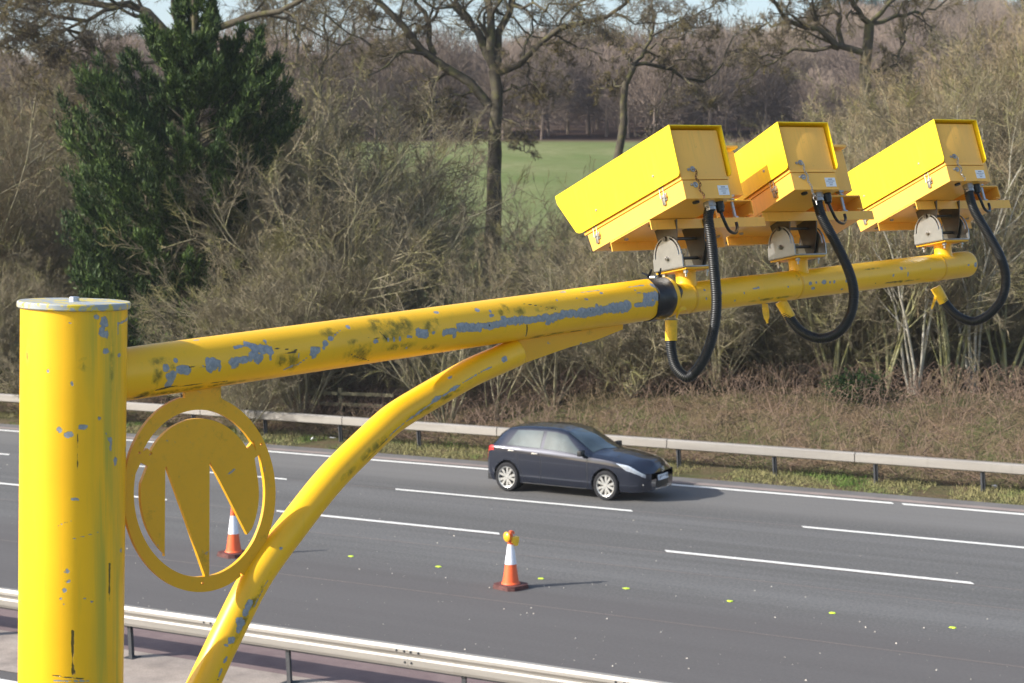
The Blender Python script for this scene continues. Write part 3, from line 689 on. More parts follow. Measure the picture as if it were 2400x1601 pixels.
# --- conifer
def conifer():
    r = np.random.default_rng(5); w = 57; bx, by = at(465, w); z0 = float(hgt(bx, by))
    o = empty('conifer_tree', (bx, by, z0), label='dense dark green conifer rising past the top edge on the left', cat='conifer')
    right = np.array([cs, sn, 0]); fwd = np.array([-sn, cs, 0])
    Ht = 15.5
    tp = np.array([[0, 0, 0], [0, 0, Ht * .5], [-.05, 0, Ht]]); TP = resample(tp, 12)
    link('trunk', mesh_np('conifer_trunk', *(lambda q: (q[0], [q[1]]))(tubes(TP[None], (.24 * np.linspace(1, .1, 12))[None], 8)), M['oak'], True), o)
    # crown radius by height, wider to the right half way up (as the outline in the photo)
    def rad(z, az):
        z = min(z, 15.4)
        rt = cos(az)  # +1 towards image right
        L = np.interp(z, [0, 1.5, 4, 6.2, 8.7, 9.5, 10.4, 11.1, 12.0, 12.6, 15.5], [2.4, 3.6, 4.1, 4.1, 4.2, 3.9, 3.2, 2.0, 1.0, .4, .2])
        Rr = np.interp(z, [0, 1.5, 4, 6, 7.2, 8.4, 9.5, 10.7, 11.6, 12.2, 12.8, 15.5], [1.2, 1.4, 1.8, 2.1, 2.5, 3.0, 3.1, 2.6, 1.6, .7, .38, .2])
        return (L * (1 - rt) + Rr * (1 + rt)) / 2
    BP = []; BR = []; V = []; F = []
    base = np.array([bx, by, z0])
    def bough(tip, rise):
        h = math.hypot(tip[0], tip[1]); root = np.array([0, 0, max(.2, tip[2] - rise * h - .25)]); mid = root + (tip - root) * [.62, .62, .30]
        t = np.linspace(0, 1, 8)[:, None]; P_ = (1 - t) ** 2 * root + 2 * t * (1 - t) * mid + t * t * tip
        BP.append(P_ + r.standard_normal((8, 3)) * .03); BR.append(.03 * np.linspace(1, .2, 8))
    # boughs whose tips make the ragged outline
    for px, py in ((340, 52), (372, 120), (308, 132), (258, 205), (195, 188), (230, 250), (157, 258), (188, 300), (152, 322), (205, 380), (170, 425), (198, 480), (165, 525), (205, 585), (180, 640), (215, 690), (190, 735), (250, 770),
                   (612, 84), (585, 120), (640, 150), (655, 168), (610, 200), (672, 215), (686, 262), (640, 290), (590, 260), (520, 140), (545, 110), (420, 160), (395, 200), (500, 640), (480, 560), (520, 470), (560, 380), (600, 330)):
        for k in range(2):
            bough(un(px + k * r.normal(0, 12), py + k * r.uniform(5, 40), w + r.normal(0, .8) + k * r.normal(0, .8)) - base, r.uniform(.55, 1.0))
    for k in range(125):
        zt = .8 + 10.6 * r.random() ** .95; az = r.random() * 2 * pi; R0 = rad(zt, az) * r.uniform(.45, .92); d = right * cos(az) + fwd * sin(az)
        bough(d * R0 + np.array([0, 0, zt]), r.uniform(.5, 1.0))
    for k in range(26):
        zt = 10.8 + 4.6 * k / 25; az = r.random() * 2 * pi; R0 = (1.1 - .035 * k) * r.uniform(.5, 1) ; d = right * cos(az) + fwd * sin(az); bough(d * R0 + np.array([0, 0, zt]), r.uniform(1.6, 2.4))
    NB = len(BP)
    BP = np.array(BP); BR = np.array(BR)
    bv, bf = tubes(BP, BR, 4); link('branches', mesh_np('conifer_branches', bv, [bf], M['oak']), o)
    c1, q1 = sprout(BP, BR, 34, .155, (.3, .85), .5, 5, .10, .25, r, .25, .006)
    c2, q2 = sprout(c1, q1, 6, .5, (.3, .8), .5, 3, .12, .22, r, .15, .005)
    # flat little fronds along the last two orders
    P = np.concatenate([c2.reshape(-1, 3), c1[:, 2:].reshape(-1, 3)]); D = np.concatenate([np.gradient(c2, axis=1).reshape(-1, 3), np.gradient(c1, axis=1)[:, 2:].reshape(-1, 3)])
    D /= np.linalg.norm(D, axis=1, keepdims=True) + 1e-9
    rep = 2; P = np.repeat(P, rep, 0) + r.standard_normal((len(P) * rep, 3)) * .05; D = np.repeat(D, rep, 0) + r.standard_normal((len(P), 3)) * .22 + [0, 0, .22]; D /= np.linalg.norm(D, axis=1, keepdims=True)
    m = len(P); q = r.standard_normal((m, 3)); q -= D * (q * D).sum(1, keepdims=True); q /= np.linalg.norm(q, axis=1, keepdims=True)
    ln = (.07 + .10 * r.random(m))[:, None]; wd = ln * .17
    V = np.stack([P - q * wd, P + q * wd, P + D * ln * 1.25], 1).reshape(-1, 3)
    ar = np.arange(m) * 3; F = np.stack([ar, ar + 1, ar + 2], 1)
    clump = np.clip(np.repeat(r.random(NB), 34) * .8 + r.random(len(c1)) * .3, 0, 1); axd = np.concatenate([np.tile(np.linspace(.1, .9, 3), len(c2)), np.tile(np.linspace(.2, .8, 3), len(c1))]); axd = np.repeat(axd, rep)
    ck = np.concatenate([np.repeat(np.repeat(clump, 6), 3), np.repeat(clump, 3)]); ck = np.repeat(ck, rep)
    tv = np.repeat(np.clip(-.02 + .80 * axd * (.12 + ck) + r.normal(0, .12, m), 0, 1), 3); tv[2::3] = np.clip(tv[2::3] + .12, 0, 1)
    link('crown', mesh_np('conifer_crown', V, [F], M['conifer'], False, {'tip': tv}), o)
    print('conifer fronds', m)
conifer()
# dark evergreen undergrowth under and left of the conifer and on the right bank
def leafy(name, px, w, rx, rz, label, seed, n=5000, mat=None, ls=.07):
    r = np.random.default_rng(seed); x, y = at(px, w); z = float(hgt(x, y)); o = empty(name, (x, y, z), label=label, cat='bush')
    u = r.standard_normal((n, 3)); u /= np.linalg.norm(u, axis=1, keepdims=True); u *= (r.random((n, 1)) ** .4); lob = 1 + .3 * np.sin(u[:, :1] * 7 + seed) * np.cos(u[:, 1:2] * 6)
    P = u * lob * [rx, rx, rz] + [0, 0, rz * .8]; P = P[P[:, 2] > 0.02]; m = len(P)
    D = r.standard_normal((m, 3)); D /= np.linalg.norm(D, axis=1, keepdims=True); q = np.cross(D, r.standard_normal((m, 3))); q /= np.linalg.norm(q, axis=1, keepdims=True)
    V = np.stack([P, P + D * ls + q * ls * .4, P + D * ls * 2, P + D * ls - q * ls * .4], 1).reshape(-1, 3); ar = np.arange(m) * 4
    link('foliage', mesh_np(name, V, [np.stack([ar, ar + 1, ar + 2, ar + 3], 1)], mat or M['ivy']), o)
    st = MB()
    for k in range(5):
        a = r.random() * 6.28; st.tube([[0, 0, 0], [cos(a) * rx * .3, sin(a) * rx * .3, rz * .8], [cos(a) * rx * .6, sin(a) * rx * .6, rz * 1.3]], [.03, .02, .008], 5)
    st.build('stem', M['shrubstem'], o); return o
leafy('evergreen_bush', 200, 61, 1.6, 1.5, 'dark evergreen bush at the left foot of the conifer', 1, 9000)
leafy('evergreen_bush', 40, 58, 1.2, .8, 'dark evergreen bush at the left edge behind the timber fence', 2, 4000)
leafy('evergreen_bush', 2010, 46.6, .8, .42, 'dark leafy bush on the right bank among the pale stems', 3, 2600, ls=.05)
leafy('evergreen_bush', 860, 66, .9, .8, 'dark green bush showing through the twigs left of the field', 4, 2600)
leafy('evergreen_bush', 1640, 52, 1.3, .8, 'dark evergreen bush below the nearest yellow camera', 6, 3000, ls=.05)

# --- brambles, dead leaves, verge grass: ground cover nobody could count
def ground_cover():
    r = np.random.default_rng(9)
    N = 17000; X = -78 + 76 * r.random(N); Yr = 41.0 + 10.5 * r.random(N) ** 1.2
    Y = Yr + yc(X); z = hgt(X, Y); K = 4
    a = r.random(N) * 2 * pi; L = .35 + .75 * r.random(N); hh = (.25 + .5 * r.random(N)) * sstep(40.8, 42.3, Yr) + .1
    t = np.linspace(0, 1, K)
    P = np.zeros((N, K, 3)); P[:, :, 0] = X[:, None] + np.cos(a)[:, None] * L[:, None] * t; P[:, :, 1] = Y[:, None] + np.sin(a)[:, None] * L[:, None] * t
    P[:, :, 2] = z[:, None] + 4 * hh[:, None] * t * (1 - t * .75) * .8
    P += r.standard_normal(P.shape) * .04
    R = np.full((N, K), .0065) * (.6 + .8 * r.random((N, 1)))
    v, f = tubes(P, R, 3); tag(link('brambles', mesh_np('brambles', v, [f], M['bramble'])), 'tangled brown brambles covering the bank behind the far barrier', 'brambles', kind='stuff')
    def blades(N, X, Yr, zz, ln, wd, mat, name, label, cat, upb):
        Y = Yr + yc(X); z = hgt(X, Y) + zz; D = r.standard_normal((N, 3)) * .6 + [0, 0, upb]; D /= np.linalg.norm(D, axis=1, keepdims=True)
        q = np.cross(D, r.standard_normal((N, 3))); q /= np.linalg.norm(q, axis=1, keepdims=True); P = np.stack([X, Y, z], 1)
        V = np.stack([P - q * wd, P + q * wd, P + D * ln[:, None]], 1).reshape(-1, 3); ar = np.arange(N) * 3
        tag(link(name, mesh_np(name, V, [np.stack([ar, ar + 1, ar + 2], 1)], mat)), label, cat, kind='stuff')
    N = 75000; X = -78 + 76 * r.random(N); Yr = 40.9 + 11.0 * r.random(N) ** 1.2; blades(N, X, Yr, r.random(N) * (.12 + .65 * sstep(41, 43, Yr)), np.full(N, .05), .015, M['deadleaf'], 'dead_leaves', 'dry brown leaves caught in the brambles on the bank', 'dead leaves', .2)
    N = 70000; X = -78 + 76 * r.random(N); Yr = 38.92 + 2.4 * r.random(N) ** .9
    keep = np.sin(X * 1.7) * np.sin(X * .53 + 1) * .5 + .55 + .25 * r.random(N) > .42
    X, Yr = X[keep], Yr[keep]; N = len(X)
    blades(N, X, Yr, np.zeros(N) - .01, .06 + .12 * r.random(N) * sstep(38.9, 39.6, Yr), .008, M['drygrass'], 'verge_grass', 'rough green and straw coloured grass along the far verge', 'grass', 1.0)
ground_cover()

# --- far wood on the hill
def crown_mesh(name, seed, H, Rr, n, tw, mat, trunk=True, pine=False):
    r = np.random.default_rng(seed); parts = []
    K = 5; P = np.zeros((n, K, 3)); 
    u = r.standard_normal((n, 3)); u /= np.linalg.norm(u, axis=1, keepdims=True); rr = r.random(n) ** .5
    S = u * rr[:, None] * [Rr, Rr, H * .42] + [0, 0, H * .55]; S = np.maximum(S, [-99, -99, H * .04])
    D = S - [0, 0, H * .25]; D /= np.linalg.norm(D, axis=1, keepdims=True)
    if pine: D = D * .6 + r.standard_normal((n, 3)) * .5
    L = (H * .10) * (.6 + r.random(n))
    for k in range(K):
        P[:, k] = S; S = S + D * (L / K)[:, None]; D = D + r.standard_normal((n, 3)) * .35; D[:, 2] += .05; D /= np.linalg.norm(D, axis=1, keepdims=True)
    parts.append(tubes(P, np.full((n, K), tw) * np.linspace(1, .5, K), 3))
    tr = [tubes(np.array([resample([[0, 0, 0], [r.normal(0, .2), 0, H * .5], [0, 0, H * .85]], 6)]), np.array([H * .016 * np.linspace(1, .3, 6)]), 6)]
    B = []; 
    for k in range(10):
        a = r.random() * 6.28; z = H * (.3 + .3 * r.random()); B.append(resample([[0, 0, z], [cos(a) * Rr * .5, sin(a) * Rr * .5, z + H * .15], [cos(a) * Rr * .8, sin(a) * Rr * .8, z + H * .3]], 6))
    tr.append(tubes(np.array(B), np.full((10, 6), H * .006) * np.linspace(1, .3, 6), 4))
    return merge(parts), merge(tr)
def far_tree(seed, H, Rr, n, tw, mat, label, px, w, pine=False):
    (cv, cf), (tv, tf2) = crown_mesh('far', seed, H, Rr, n, tw, mat, pine=pine)
    v = np.concatenate([cv, tv]); f = np.concatenate([cf, tf2 + len(cv)])
    me = mesh_np('far_tree', v, [f], mat); me.name = 'far_tree'
    o = link('far_tree' if not pine else 'far_pine', me); tag(o, label, 'tree'); x, y = at(px, w); o.location = (x, y, float(hgt(x, y))); o.scale = (.72,) * 3; return o
FT = [far_tree(41, 11, 4.6, 1700, .030, M['mauve'], 'round mauve tree crown at the wood edge above the field, left of the big oak', 960, 165),
      far_tree(42, 12, 4.4, 1700, .030, M['farbrown'], 'brown bare tree at the wood edge above the field, right of the big oak', 1330, 170),
      far_tree(43, 12, 4.2, 1700, .03, M['mauve'], 'mauve bare tree at the wood edge behind the crooked tree', 1420, 165)]
FP = far_tree(44, 13, 3.0, 1600, .09, M['farpine'], 'dark far pine standing up from the skyline left of the big oak', 840, 395, True)
def scatter(name, tmpls, pts, label, cat, smin=.45, smax=.95):
    """stuff: one mesh of points, a real tree of the wood instanced on each"""
    me = bpy.data.meshes.new(name); me.from_pydata(pts.tolist(), [], []); o = link(name, me); tag(o, label, cat, kind='stuff')
    ng = bpy.data.node_groups.new(name, 'GeometryNodeTree')
    ng.interface.new_socket(name='Geometry', in_out='INPUT', socket_type='NodeSocketGeometry'); ng.interface.new_socket(name='Geometry', in_out='OUTPUT', socket_type='NodeSocketGeometry')
    gi = ng.nodes.new('NodeGroupInput'); go = ng.nodes.new('NodeGroupOutput')
    oi = ng.nodes.new('GeometryNodeObjectInfo'); oi.inputs['Object'].default_value = tmpls; oi.inputs['As Instance'].default_value = True
    ip = ng.nodes.new('GeometryNodeInstanceOnPoints'); rv = ng.nodes.new('FunctionNodeRandomValue'); rv.data_type = 'FLOAT_VECTOR'
    rv.inputs[0].default_value = (0, 0, 0); rv.inputs[1].default_value = (.06, .06, 6.28)
    rs = ng.nodes.new('FunctionNodeRandomValue'); rs.data_type = 'FLOAT'
    rs.inputs[2].default_value = smin; rs.inputs[3].default_value = smax; rs.inputs['Seed'].default_value = 5
    ng.links.new(gi.outputs[0], ip.inputs['Points']); ng.links.new(oi.outputs['Geometry'], ip.inputs['Instance'])
    ng.links.new(rv.outputs[0], ip.inputs['Rotation']); ng.links.new(rs.outputs[1], ip.inputs['Scale']); ng.links.new(ip.outputs[0], go.inputs[0])
    md = o.modifiers.new('scatter', 'NODES'); md.node_group = ng; return o
def pts_wood(n, w0, w1, seed, p0=-500, p1=2900, pw=1.0):
    r = np.random.default_rng(seed); w = w0 + (w1 - w0) * r.random(n) ** pw; px = p0 + (p1 - p0) * r.random(n)
    q = np.array([at(a, b) for a, b in zip(px, w)]); return np.stack([q[:, 0], q[:, 1], hgt(q[:, 0], q[:, 1]) - .2], 1)
scatter('mauve_wood', FT[0], pts_wood(760, 172, 440, 51), 'bare mauve brown woodland on the far hillside', 'woodland')
scatter('brown_wood', FT[1], pts_wood(560, 168, 440, 52), 'bare brown woodland on the far hillside', 'woodland')
scatter('wood_edge', FT[2], pts_wood(90, 158, 175, 53, 200, 2600), 'bare woodland along the top edge of the field', 'woodland')
scatter('pine_wood', FP, pts_wood(420, 430, 560, 54), 'dark bluish pines along the hill skyline', 'woodland', .7, 1.3)

# ------------------------------------------------------------------ haze
hz = NT('haze_air'); hz.t.nodes.remove(hz.b); pv = hz.n('ShaderNodeVolumePrincipled'); pv.inputs['Color'].default_value = (.86, .90, 1, 1); pv.inputs['Density'].default_value = .00026
pv.inputs['Anisotropy'].default_value = .2; hz.l(pv.outputs[0], hz.out.inputs['Volume'])
tag(MB().box((-250, 460, 40), (1900, 1300, 120)).build('haze', hz.m), kind='stuff')

# ------------------------------------------------------------------ the mast
def cyl_field(name, path, rad, mat, blobs, NS, NA, parent, view_dir=None, capend=True, skip=None):
    """tube with paint-wear attributes; blobs: dict kind -> list of (x_px, v, rx_m, ry_m[, x2, v2]); v = 0 top silhouette .. 1 bottom"""
    path = np.asarray(path, float)
    d = np.r_[0, np.cumsum(np.linalg.norm(np.diff(path, axis=0), axis=1))]; Ltot = d[-1]
    ss = np.linspace(0, Ltot, NS); P = np.stack([np.interp(ss, d, path[:, i]) for i in range(3)], 1)
    T = np.gradient(P, axis=0); T /= np.linalg.norm(T, axis=1)[:, None]
    # reference: silhouette direction seen from the photograph's side, angle 0 = upper (or left) silhouette, increases across the visible face
    V = []; A_ = np.arange(NA) / NA * 2 * pi
    pxs = []
    for i in range(NS):
        vd = nrm(P[i] - CAM0); up = nrm(np.cross(vd, T[i]));
        if up @ UPV < 0 and abs(T[i] @ UPV) < .9: up = -up
        if abs(T[i] @ UPV) >= .9: up = up if up @ RGT < 0 else -up
        to = np.cross(T[i], up); to = to if to @ vd < 0 else -to
        rr = rad[i] if not np.isscalar(rad) else rad
        V.append(P[i] + rr * (np.cos(A_)[:, None] * up + np.sin(A_)[:, None] * to))
    V = np.concatenate(V); S = np.repeat(ss, NA); AA = np.tile(A_, NS); rm = rad if np.isscalar(rad) else float(np.mean(rad))
    U = S; W = rm * AA
    attrs = {}
    for kind in ('chip', 'algae', 'dark', 'streak'):
        f = np.zeros(len(V))
        for b in blobs.get(kind, []):
            s0, v0, rx, ry = b[:4]; w0 = rm * math.acos(max(-1, min(1, 1 - 2 * v0)))
            if len(b) > 4:
                s1, v1 = b[4:6]; w1 = rm * math.acos(max(-1, min(1, 1 - 2 * v1))); du, dw = s1 - s0, w1 - w0; LL = du * du + dw * dw + 1e-12
                t = np.clip(((U - s0) * du + (W - w0) * dw) / LL, 0, 1); dd = np.sqrt((U - s0 - t * du) ** 2 + (W - w0 - t * dw) ** 2) / ry
                if kind == 'chip' and ry < .0075: dd = dd + .45
            else: dd = np.sqrt(((U - s0) / rx) ** 2 + ((W - w0) / ry) ** 2)
            f = np.maximum(f, np.clip(1.0 - .5 * dd, 0, 1))
        attrs[kind] = f
    i, j = np.meshgrid(np.arange(NS - 1), np.arange(NA), indexing='ij'); a = (i * NA + j).ravel(); b = (i * NA + (j + 1) % NA).ravel()
    F = [np.stack([a, b, b + NA, a + NA], 1)]
    if capend: F += [np.arange(NA)[None], ((NS - 1) * NA + np.arange(NA))[None]]
    me = mesh_np(name, V, F, mat, True, attrs)
    bm = bmesh.new(); bm.from_mesh(me); bmesh.ops.recalc_face_normals(bm, faces=bm.faces)
    for f in bm.faces:
        if len(f.verts) > 4: f.smooth = False
    bm.to_mesh(me); bm.free()
    return link(name, me, parent)
def zarm(px): return 4.727 * 5474 / (5780 - px)
ptop = un(174, 719, 4.614)
pdown = nrm(np.array([0, 0, -1.]) - .0283 * RGT)
pbot = ptop + pdown * (ptop[2] / -pdown[2])
mast = empty('camera_mast', pbot.tolist(), label='tall weathered yellow steel mast with a long arm and curved brace in the foreground', cat='mast')
mast_inv = None
def in_mast(o):   # children carry world-space meshes: undo the empty's place
    o.matrix_parent_inverse = Matrix.Translation(-Vector(pbot.tolist())); return o
# pole: path from the top down, s measured from the top
def PB(x, y, rx, ry, x2=None, y2=None, sc=4.614 / 4217):
    s = (y - 732) * sc + .003; L = lambda yy: 51.5 - (yy - 735) * .0085
    v = (x - L(y)) / 252.
    out = [s, min(.995, max(.005, v)), rx, ry]
    if x2 is not None: out += [(y2 - 732) * sc, (x2 - L(y2)) / 252.]
    return tuple(out)
q = lambda X, Y: (X / 1.703, 680 + Y / 1.703)      # coordinates read off the enlarged pole picture
pole_chip = [PB(*q(420, 130), .02, .014), PB(*q(410, 165), .014, .010), PB(*q(430, 180), .012, .005), PB(*q(425, 240), .008, .012), PB(*q(475, 135), .006, .006, *q(515, 127)), PB(*q(475, 140), .006, .005, *q(473, 185)),
             PB(*q(480, 262), .006, .008), PB(*q(388, 105), .007, .009), PB(*q(245, 545), .01, .008), PB(*q(280, 565), .008, .012), PB(*q(338, 535), .008, .012), PB(*q(402, 505), .008, .007),
             PB(*q(425, 560), .008, .006, *q(440, 600)), PB(*q(448, 590), .01, .008, *q(446, 640)), PB(*q(465, 680), .016, .007), PB(*q(305, 820), .004, .011), PB(*q(240, 925), .004, .004, *q(293, 908)),
             PB(*q(275, 1105), .014, .010), PB(*q(280, 1145), .009, .010), PB(*q(265, 1180), .009, .008), PB(*q(252, 1215), .004, .009), PB(*q(375, 1233), .004, .006), PB(*q(265, 1238), .004, .004), PB(*q(490, 1050), .01, .006),
             PB(*q(200, 318), .006, .005), PB(*q(175, 283), .005, .005), PB(*q(145, 300), .006, .003), PB(*q(285, 130), .004, .008), PB(*q(295, 365), .008, .003), PB(*q(330, 1215), .003, .003, *q(350, 1222)), PB(*q(512, 650), .006, .005),
             PB(*q(280, 980), .003, .0028, *q(395, 962)), PB(*q(220, 1543), .006, .005, *q(360, 1553))]
pole_chip = [(a[0], a[1], a[2] * .85, a[3] * .85) + tuple(a[4:]) for a in pole_chip]
pole_dark = [PB(*q(297, 1345), .004, .0035, *q(303, 1568)), PB(*q(443, 1090), .003, .0022, *q(440, 1250)), PB(*q(437, 1420), .003, .0025, *q(436, 1568)), PB(*q(240, 640), .003, .0016, *q(238, 760)), PB(*q(318, 560), .003, .0016, *q(318, 920)),
             PB(*q(300, 150), .002, .0014, *q(300, 420)), PB(*q(85, 1245), .004, .003, *q(93, 1270)), PB(*q(88, 1305), .007, .003), PB(*q(175, 1350), .002, .0018, *q(175, 1390)), PB(*q(205, 1520), .002, .0018, *q(350, 1545))]
pole_algae = [PB(*q(430, 700), .25, .022), PB(*q(420, 1100), .40, .020), PB(*q(470, 1200), .30, .012), PB(*q(450, 300), .15, .016), PB(*q(350, 290), .03, .04), PB(*q(120, 250), .06, .02)]
pole_streak = [PB(*q(430, 700), .28, .025), PB(*q(420, 1150), .45, .022), PB(*q(470, 1200), .40, .018), PB(*q(480, 1500), .4, .02), PB(*q(460, 300), .25, .03), PB(*q(400, 200), .1, .03)]; pole_algae = [(a[0], a[1], a[2] * .5, a[3] * .5) for a in pole_algae[3:]]
path = [ptop + pdown * .003, ptop + pdown * 1.35, pbot]
in_mast(cyl_field('pole', [path[0], path[1]], .134, M['yarm'], {'chip': pole_chip, 'dark': pole_dark, 'algae': pole_algae, 'streak': pole_streak}, 330, 110, mast, capend=False))
mbp = MB().tube([path[1], path[2]], .134, 40); in_mast(mbp.build('pole_shaft', M['yplate'], mast))
in_mast(MB().tube([pbot, pbot + [0, 0, .03]], .28, 32).build('base_plate', M['darksteel'], mast))
Rm = Matrix.Translation(Vector(ptop.tolist())) @ Vector((-pdown).tolist()).to_track_quat('Z', 'Y').to_matrix().to_4x4()
capm = NT('pole_cap_metal'); cn = capm.noise(30, 5, .7)
capm.col(capm.mix(capm.mapr(cn, .50, .57), (.33, .36, .38), (.66, .50, .05))).p(.5, .1); capm.bump(cn, .3, .003)
def wm(o, mw): o.matrix_parent_inverse = Matrix.Translation(-Vector(pbot.tolist())); o.matrix_basis = mw; return o
wm(MB().lathe([(0, -.003), (.139, -.003), (.1425, 0), (.1425, .011), (.140, .0145), (0, .0145)], 64).build('cap', capm.m, mast), Rm)
wm(MB().lathe([(0, .0145), (.013, .0145), (.013, .024), (.011, .026), (0, .026)], 6).build('cap_bolt', M['galv'], mast), Rm)

# arm, first length
a0 = un(306, 875.5, zarm(306)); a1 = un(1560, 696.4, zarm(1560)); ad = nrm(a1 - a0)
b0 = un(1545, 706.2, zarm(1545)); b1 = un(2263, 619.2, zarm(2263)); bd = nrm(b1 - b0)
def SA(px): return float(np.dot(un(px, 939 - .1429 * (px - 0), zarm(px)) - a0, ad)) + .12
def AB(px, py, rx, ry, px2=None, py2=None):
    f = lambda x, y: (SA(x), min(.99, max(.01, (y - (812.5 - .1313 * (x - 306))) / (126 - .0231 * (x - 306)))))
    s, v = f(px, py); o = [s, v, rx, ry]
    if px2 is not None: o += list(f(px2, py2))
    return tuple(o)
e1 = lambda X, Y: (290 + X / 5.877, 770 + Y / 5.877); e2_ = lambda X, Y: (690 + X / 5.877, 700 + Y / 5.877); e3_ = lambda X, Y: (1090 + X / 5.877, 640 + Y / 5.877); e4 = lambda X, Y: (1480 + X / 7.837, 600 + Y / 7.837)
chip = [AB(*e1(405, 570), .010, .012), AB(*e1(430, 680), .012, .010, *e1(480, 660)), AB(*e1(480, 700), .01, .009, *e1(440, 800)), AB(*e1(590, 590), .012, .009, *e1(690, 600)), AB(*e1(555, 465), .006, .006),
        AB(*e1(985, 480), .012, .009, *e1(1000, 590)), AB(*e1(1060, 520), .015, .016), AB(*e1(1130, 480), .01, .007, *e1(1130, 620)), AB(*e1(820, 560), .01, .0035, *e1(930, 545)),
        AB(*e1(1330, 490), .018, .018), AB(*e1(1340, 470), .01, .010, *e1(1500, 450)), AB(*e1(1550, 440), .01, .010, *e1(1640, 330)), AB(*e1(1660, 450), .015, .013), AB(*e1(1380, 290), .01, .007, *e1(1520, 260)),
        AB(*e1(1550, 230), .01, .009, *e1(1720, 320)), AB(*e1(1730, 290), .015, .011, *e1(1830, 330)), AB(*e1(1840, 340), .01, .007, *e1(1830, 450)), AB(*e1(1810, 197), .005, .005), AB(*e1(990, 160), .012, .004),
        AB(*e1(2040, 585), .01, .006, *e1(2180, 530)), AB(*e1(2200, 530), .008, .004, *e1(2330, 430)), AB(*e1(2225, 360), .008, .004, *e1(2215, 430)),
        AB(*e2_(70, 770), .014, .016), AB(*e2_(130, 730), .008, .008), AB(*e2_(240, 645), .009, .008), AB(*e2_(215, 705), .006, .005), AB(*e2_(330, 575), .009, .006), AB(*e2_(380, 540), .005, .004, *e2_(500, 455)), AB(*e2_(625, 410), .006, .008),
        AB(*e2_(930, 615), .010, .008), AB(*e2_(1095, 595), .005, .008), AB(*e2_(1175, 590), .005, .008), AB(*e2_(1255, 583), .005, .007), AB(*e2_(1370, 555), .008, .007, *e2_(1420, 550)), AB(*e2_(1360, 700), .004, .004),
        AB(*e2_(1520, 510), .014, .013, *e2_(1610, 520)), AB(*e2_(1720, 495), .006, .005), AB(*e2_(1860, 205), .009, .006), AB(*e2_(1870, 500), .012, .010, *e2_(2000, 465)), AB(*e2_(2000, 490), .012, .008, *e2_(2005, 540)), AB(*e2_(2080, 430), .014, .013, *e2_(2350, 420)),
        AB(*e3_(0, 760), .014, .011, *e3_(350, 720)), AB(*e3_(350, 690), .012, .014, *e3_(700, 670)), AB(*e3_(340, 640), .01, .007), AB(*e3_(700, 680), .014, .012, *e3_(900, 640)), AB(*e3_(950, 650), .02, .016, *e3_(1130, 620)), AB(*e3_(960, 700), .012, .010), AB(*e3_(1150, 600), .014, .015, *e3_(1500, 580)),
        AB(*e3_(1500, 570), .014, .014, *e3_(1750, 530)), AB(*e3_(1620, 480), .01, .009), AB(*e3_(1800, 510), .014, .015, *e3_(2050, 490)), AB(*e3_(2150, 470), .01, .010, *e3_(2351, 450)), AB(*e3_(2270, 400), .01, .012, *e3_(2351, 330)), AB(*e3_(2200, 300), .01, .006, *e3_(2351, 310)),
        AB(*e3_(40, 530), .012, .007), AB(*e3_(185, 610), .010, .007), AB(*e3_(195, 550), .005, .005), AB(*e3_(1300, 270), .013, .005), AB(*e3_(1500, 280), .01, .0035, *e3_(1850, 245)), AB(*e3_(1745, 298), .010, .004), AB(*e3_(1390, 365), .009, .0035), AB(*e3_(1510, 385), .010, .005), AB(*e3_(2060, 215), .01, .004, *e3_(2351, 185)), AB(*e3_(2200, 255), .007, .004), AB(*e3_(1125, 395), .004, .004),
        AB(*e4(0, 770), .012, .013, *e4(400, 790)), AB(*e4(230, 560), .012, .008, *e4(300, 570)), AB(*e4(0, 900), .012, .014), AB(*e4(130, 900), .010, .008), AB(*e4(400, 830), .010, .010)]
dark = [AB(*e1(290, 870), .004, .004, *e1(450, 830)), AB(*e1(450, 830), .003, .0025, *e1(1290, 745)), AB(*e1(720, 565), .003, .0025, *e1(940, 545)), AB(*e1(1890, 380), .002, .0015, *e1(2180, 350)), AB(*e1(1900, 300), .002, .0015, *e1(2200, 320)),
        AB(*e2_(580, 790), .003, .002, *e2_(900, 870)), AB(*e2_(830, 570), .003, .002, *e2_(1020, 575)), AB(*e2_(980, 460), .003, .002, *e2_(1080, 590)), AB(*e3_(640, 440), .003, .002, *e3_(1060, 520)), AB(*e3_(650, 740), .003, .003, *e3_(700, 890)), AB(*e3_(830, 920), .005, .004, *e3_(1100, 885)), AB(*e3_(1370, 820), .005, .004, *e3_(1520, 800)),
        AB(*e3_(135, 745), .004, .004), AB(*e3_(1530, 540), .004, .004), AB(*e3_(2210, 440), .004, .004), AB(*e1(100, 960), .02, .006)]
algae = [AB(*e1(340, 480), .03, .012), AB(*e1(300, 620), .012, .025), AB(*e1(250, 800), .010, .03), AB(*e1(480, 560), .012, .010), AB(*e1(140, 930), .03, .012), AB(*e2_(1000, 380), .03, .03), AB(*e2_(1200, 430), .05, .035), AB(*e2_(1380, 380), .02, .03), AB(*e2_(1100, 560), .04, .012), AB(*e2_(1700, 400), .03, .02), AB(*e2_(1820, 340), .012, .015), AB(*e2_(720, 780), .05, .03), AB(*e2_(620, 620), .02, .008), AB(*e2_(1250, 690), .06, .012), AB(*e2_(350, 480), .03, .015),
         AB(*e3_(420, 500), .012, .025), AB(*e3_(580, 540), .02, .022), AB(*e3_(330, 560), .010, .015), AB(*e3_(900, 520), .05, .008), AB(*e3_(1000, 870), .1, .008), AB(*e1(1990, 480), .02, .02), AB(*e1(2140, 480), .02, .03), AB(*e1(800, 850), .2, .010), AB(*e2_(1700, 700), .03, .012)]
in_mast(cyl_field('arm', [a0 - ad * .12, a1], .0699, M['yarm'], {'chip': chip, 'dark': dark, 'algae': algae}, 620, 80, mast))
